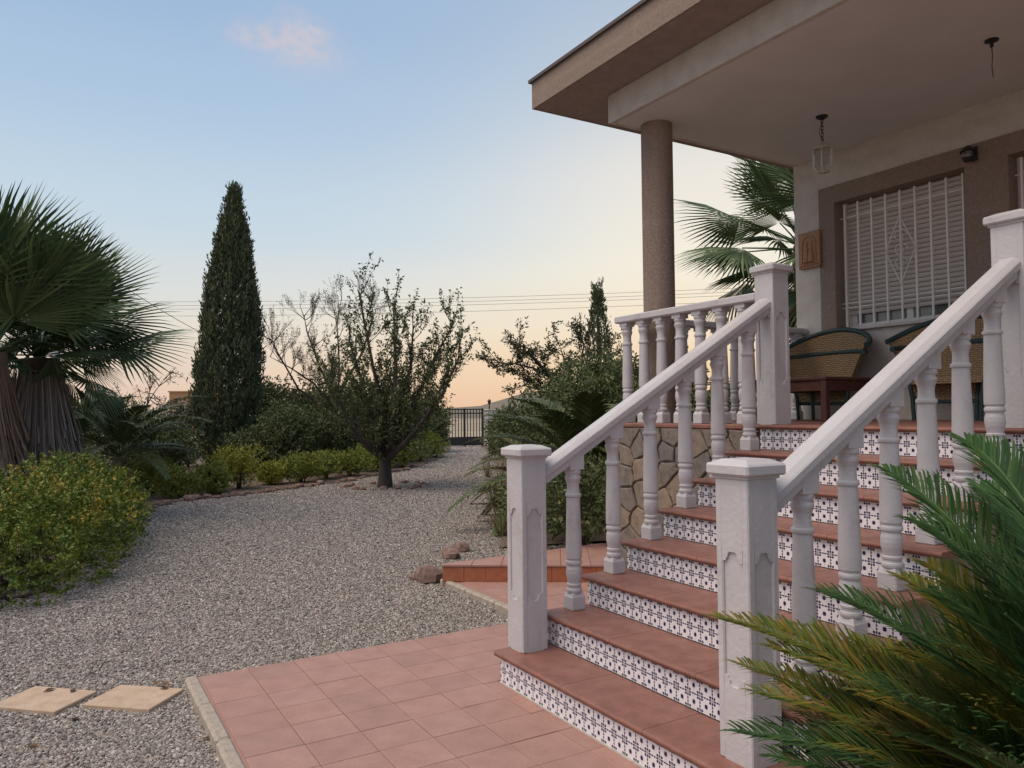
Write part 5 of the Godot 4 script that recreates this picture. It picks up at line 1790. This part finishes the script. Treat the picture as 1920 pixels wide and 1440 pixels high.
func make_small_things() -> void:
	var r := RandomNumberGenerator.new()
	r.seed = 12
	# cream stepping slabs
	for k in 2:
		var c: Array = [[0.3775, -4.693, 0.30, 0.40], [-0.045, -4.925, 0.30, 0.41]][k]
		var b := MB.new()
		b.box(Vector3(-c[3] * 0.5, -0.05, -c[2] * 0.5), Vector3(c[3] * 0.5, 0, c[2] * 0.5), 0.004)
		var o := single("stepping_slab", b.mesh(M.cream_slab), ["cream stepping slab lying next to the kerb corner", "cream stepping slab farther from the kerb, at the edge of the path"][k], "slab", q(c[0], c[1], -0.028), "cream stepping slabs in the gravel")
		o.rotation.y = deg_to_rad([48.5, 47.0][k])
	# red stones edging the bed
	for k in 46:
		var f := 6.2 + 5.6 * k / 46.0
		var i := int(f)
		if i + 1 >= bed_edge.size(): break
		var p: Vector3 = (bed_edge[i] as Vector3).lerp(bed_edge[i + 1], f - i)
		p += Vector3(r.randf_range(-0.12, 0.12), 0, r.randf_range(-0.12, 0.12))
		p.y = -0.045
		var b := MB.new()
		var s := r.randf_range(0.035, 0.085)
		rock(b, r, Vector3(s * r.randf_range(1.0, 1.6), s * 0.7, s))
		single("edging_stone", b.mesh(M.red_stone), "reddish rock edging the planting bed along the drive", "stone", p, "reddish rocks edging the bed").rotation.y = r.randf() * TAU
	# ring of stones and weeds round the forked trunk
	for k in 16:
		var a := TAU * k / 16.0
		var p := ground_at(722, 912) + Vector3(cos(a) * r.randf_range(0.6, 0.95), 0, sin(a) * r.randf_range(0.6, 0.95))
		p.y = -0.055
		var b := MB.new()
		var s := r.randf_range(0.04, 0.09)
		rock(b, r, Vector3(s * 1.3, s * 0.7, s))
		single("ring_stone", b.mesh(M.red_stone), "small reddish rock in the ring round the forked trunk", "stone", p, "rocks round the forked trunk").rotation.y = r.randf() * TAU
	var rocks := [[803, 1090, 0.13, "red rock at the outer corner of the side-walk step"], [846, 1047, 0.10, "dark red rock behind the side-walk step"], [864, 1034, 0.09, "upright dark rock behind the side-walk step, the farther one"], [778, 1088, 0.055, "small stone leaning on the red corner rock"]]
	for k in rocks:
		var b := MB.new()
		rock(b, r, Vector3(k[2] * 1.25, k[2] * 0.75, k[2]))
		single("garden_rock", b.mesh(M.red_stone), k[3], "rock", ground_at(k[0], k[1], -0.055))
	# dry leaves on slabs and gravel
	for k in [[93, 1295], [137, 1296], [295, 1282], [312, 1283], [308, 1292], [225, 1185], [172, 1263], [150, 1305], [405, 1352], [390, 1385], [140, 1350], [60, 1400]]:
		var b := MB.new()
		b.col = pick(r, [Color(0.09, 0.05, 0.025), Color(0.16, 0.09, 0.045), Color(0.05, 0.04, 0.02)])
		var l := r.randf_range(0.025, 0.04)
		b.leaf(Vector3(-l, 0.004, 0), Vector3(0, 0.012, l * 0.5), Vector3(l, 0.002, 0), Vector3(0, 0.010, -l * 0.5))
		var on_slab: bool = k[1] < 1300 and k[1] > 1280
		single("dry_leaf", b.mesh(M.dry_leaves), "fallen brown leaf lying on a cream slab" if on_slab else "fallen brown leaf lying on the gravel", "leaf", ground_at(k[0], k[1], -0.027 if on_slab else -0.044), "leaves on the slabs" if on_slab else "leaves on the gravel").rotation.y = r.randf() * TAU
	# small white fitting at the foot of the stone wall
	var t := thing("garden_light", "small white garden light standing on the side walk near the stone wall", "light", q(4.93, -6.27, 0.15))
	var b := MB.new()
	b.lathe(Vector3.ZERO, [[0.03, 0.0], [0.03, 0.008], [0.010, 0.012], [0.010, 0.08]], 12)
	part(t, "stem", b.mesh(M.fitting_white))
	b = MB.new()
	b.lathe(Vector3(0, 0.08, 0), [[0.035, 0.0], [0.04, 0.012], [0.028, 0.016], [0.028, 0.026], [0.04, 0.030], [0.028, 0.034], [0.028, 0.044], [0.04, 0.048], [0.03, 0.06], [0.0, 0.064]], 12)
	part(t, "head", b.mesh(M.fitting_white))

func make_far_things() -> void:
	# iron gate across the end of the drive
	var gl := ground_at(816, 839, -0.05)
	var gr := ground_at(905, 837, -0.05)
	var dist := Vector2(gr.x, gr.z).length()
	gl = seen_at(790, 839, dist * 0.98)
	gl.y = -0.05
	var g := thing("iron_gate", "black barred iron gate closing the far end of the drive", "gate", gl)
	var d := gr - gl
	var L := d.length()
	d = d.normalized()
	g.basis = Basis(d, Vector3.UP, d.cross(Vector3.UP))
	var b := MB.new()
	b.box(Vector3(0, 0.06, -0.02), Vector3(L, 0.40, 0.02))
	part(g, "kick_plate", b.mesh(M.iron_black))
	for h in [1.68, 0.42, 1.5]:
		b = MB.new()
		b.box(Vector3(0, h - 0.025, -0.024), Vector3(L, h + 0.025, 0.024))
		part(g, "rail", b.mesh(M.iron_black))
	var n := int(L / 0.14)
	for k in n + 1:
		b = MB.new()
		b.box(Vector3(-0.016, 0.40, -0.016), Vector3(0.016, 1.68, 0.016))
		part(g, "bar", b.mesh(M.iron_black), Vector3(k * L / n, 0, 0))
	for x in [0.0, L * 0.70, L]:
		b = MB.new()
		b.box(Vector3(x - 0.045, 0.0, -0.03), Vector3(x + 0.045, 1.72, 0.03))
		part(g, "stile", b.mesh(M.iron_black))
	# gate pillar with a lamp on top
	var pil := gr + d * 0.33
	b = MB.new()
	b.box(Vector3(-0.2, 0, -0.2), Vector3(0.2, 1.62, 0.2), 0.01)
	b.box(Vector3(-0.23, 1.621, -0.23), Vector3(0.23, 1.68, 0.23), 0.01)
	single("gate_pillar", b.mesh(M.stucco_white), "pale masonry gate pillar at the hinge end of the iron gate", "pillar", pil)
	var lamp := thing("pillar_lamp", "small black post lamp on the gate pillar", "lamp", pil + Vector3(0, 1.68, 0))
	b = MB.new()
	b.tube([Vector3.ZERO, Vector3(0, 0.22, 0)], [0.03, 0.025], 8)
	part(lamp, "post", b.mesh(M.iron_black))
	b = MB.new()
	b.lathe(Vector3(0, 0.22, 0), [[0.05, 0.0], [0.085, 0.14], [0.11, 0.15], [0.04, 0.21], [0.0, 0.25]], 8)
	part(lamp, "head", b.mesh(M.iron_black))
	# boundary wall right of the gate
	var wl := thing("boundary_wall", "low pale boundary wall behind the bushes right of the gate", "wall", pil + d * 0.25)
	wl.basis = g.basis
	b = MB.new()
	b.box(Vector3(0, -0.05, -0.1), Vector3(16, 1.05, 0.1))
	part(wl, "wall", b.mesh(M.stucco_white))
	b = MB.new()
	b.box(Vector3(0, 1.051, -0.14), Vector3(16, 1.11, 0.14), 0.01)
	part(wl, "coping", b.mesh(M.concrete))
	# far building
	var fb := seen_at(385, 776, 75.0)
	fb.y = -0.1
	var h := thing("far_building", "plain tan flat-roofed building far behind the cypress", "building", fb)
	h.rotation.y = deg_to_rad(75)
	b = MB.new()
	b.box(Vector3(-2.6, 0, -3), Vector3(2.6, 3.55, 3))
	part(h, "wall", b.mesh(M.far_wall))
	b = MB.new()
	b.box(Vector3(-2.7, 3.551, -3.1), Vector3(2.7, 3.66, 3.1))
	part(h, "roof_edge", b.mesh(M.far_wall))
	# power line
	var ends: Array = []
	for k in 2:
		var p := seen_at([-420.0, 1700.0][k], 776, [95.0, 62.0][k])
		p.y = -0.1
		var pole := thing("power_pole", ["concrete power pole beyond the garden, off to the palm side", "concrete power pole beyond the garden, behind the house"][k], "pole", p, "power poles")
		b = MB.new()
		b.tube([Vector3.ZERO, Vector3(0, 17.5, 0)], [0.22, 0.14], 10)
		part(pole, "mast", b.mesh(M.pole_concrete))
		b = MB.new()
		b.box(Vector3(-0.9, 15.2, -0.05), Vector3(0.9, 15.3, 0.05))
		part(pole, "crossarm", b.mesh(M.iron_black))
		ends.append(p)
	for k in 4:
		var a := seen_at(-420, [552.0, 559.0, 566.0, 580.0][k], 95.0)
		var c := seen_at(1700, [524.0, 531.0, 537.0, 548.0][k], 62.0)
		var pts := []
		var rads := []
		for e in 25:
			var f := e / 24.0
			pts.append(a.lerp(c, f) - Vector3.UP * 1.1 * (1.0 - pow(2.0 * f - 1.0, 2.0)))
			rads.append(0.013)
		b = MB.new()
		b.tube(pts, rads, 4)
		single("power_line", b.mesh(M.iron_black), ["topmost thin power line crossing the sky behind the cypress", "second thin power line from the top across the sky", "third thin power line from the top across the sky", "lowest thin power line crossing the sky"][k], "cable", Vector3.ZERO, "power lines across the sky")
	# pale pole behind the fan palm with a wire running down to the right
	var pp := seen_at(101, 776, 27.0)
	pp.y = -0.1
	b = MB.new()
	b.tube([Vector3.ZERO, Vector3(0, 7.2, 0)], [0.15, 0.11], 10)
	single("utility_pole", b.mesh(M.pole_concrete), "pale concrete utility pole seen through the fan palm leaves", "pole", pp)
	var w0 := pp + Vector3(0, 7.1, 0)
	var w1 := seen_at(470, 665, 31.0)
	b = MB.new()
	var pts := []
	var rads := []
	for e in 13:
		var f := e / 12.0
		pts.append(w0.lerp(w1, f) - Vector3.UP * 0.35 * (1.0 - pow(2.0 * f - 1.0, 2.0)))
		rads.append(0.011)
	b.tube(pts, rads, 4)
	single("service_wire", b.mesh(M.iron_black), "single wire sloping down from the utility pole to behind the cypress", "cable")
	b = MB.new()
	b.tube([Vector3(w1.x, -0.1, w1.z), w1 + Vector3(0, 0.1, 0)], [0.07, 0.06], 8)
	single("wire_post", b.mesh(M.bark), "thin post behind the cypress holding the sloping wire", "post")

func _ready() -> void:
	make_camera_and_light()
	make_materials()
	make_ground()
	make_paving()
	make_terrace_and_stairs()
	make_balustrades()
	make_house()
	make_porch_things()
	make_garden()
	make_small_things()
	make_far_things()
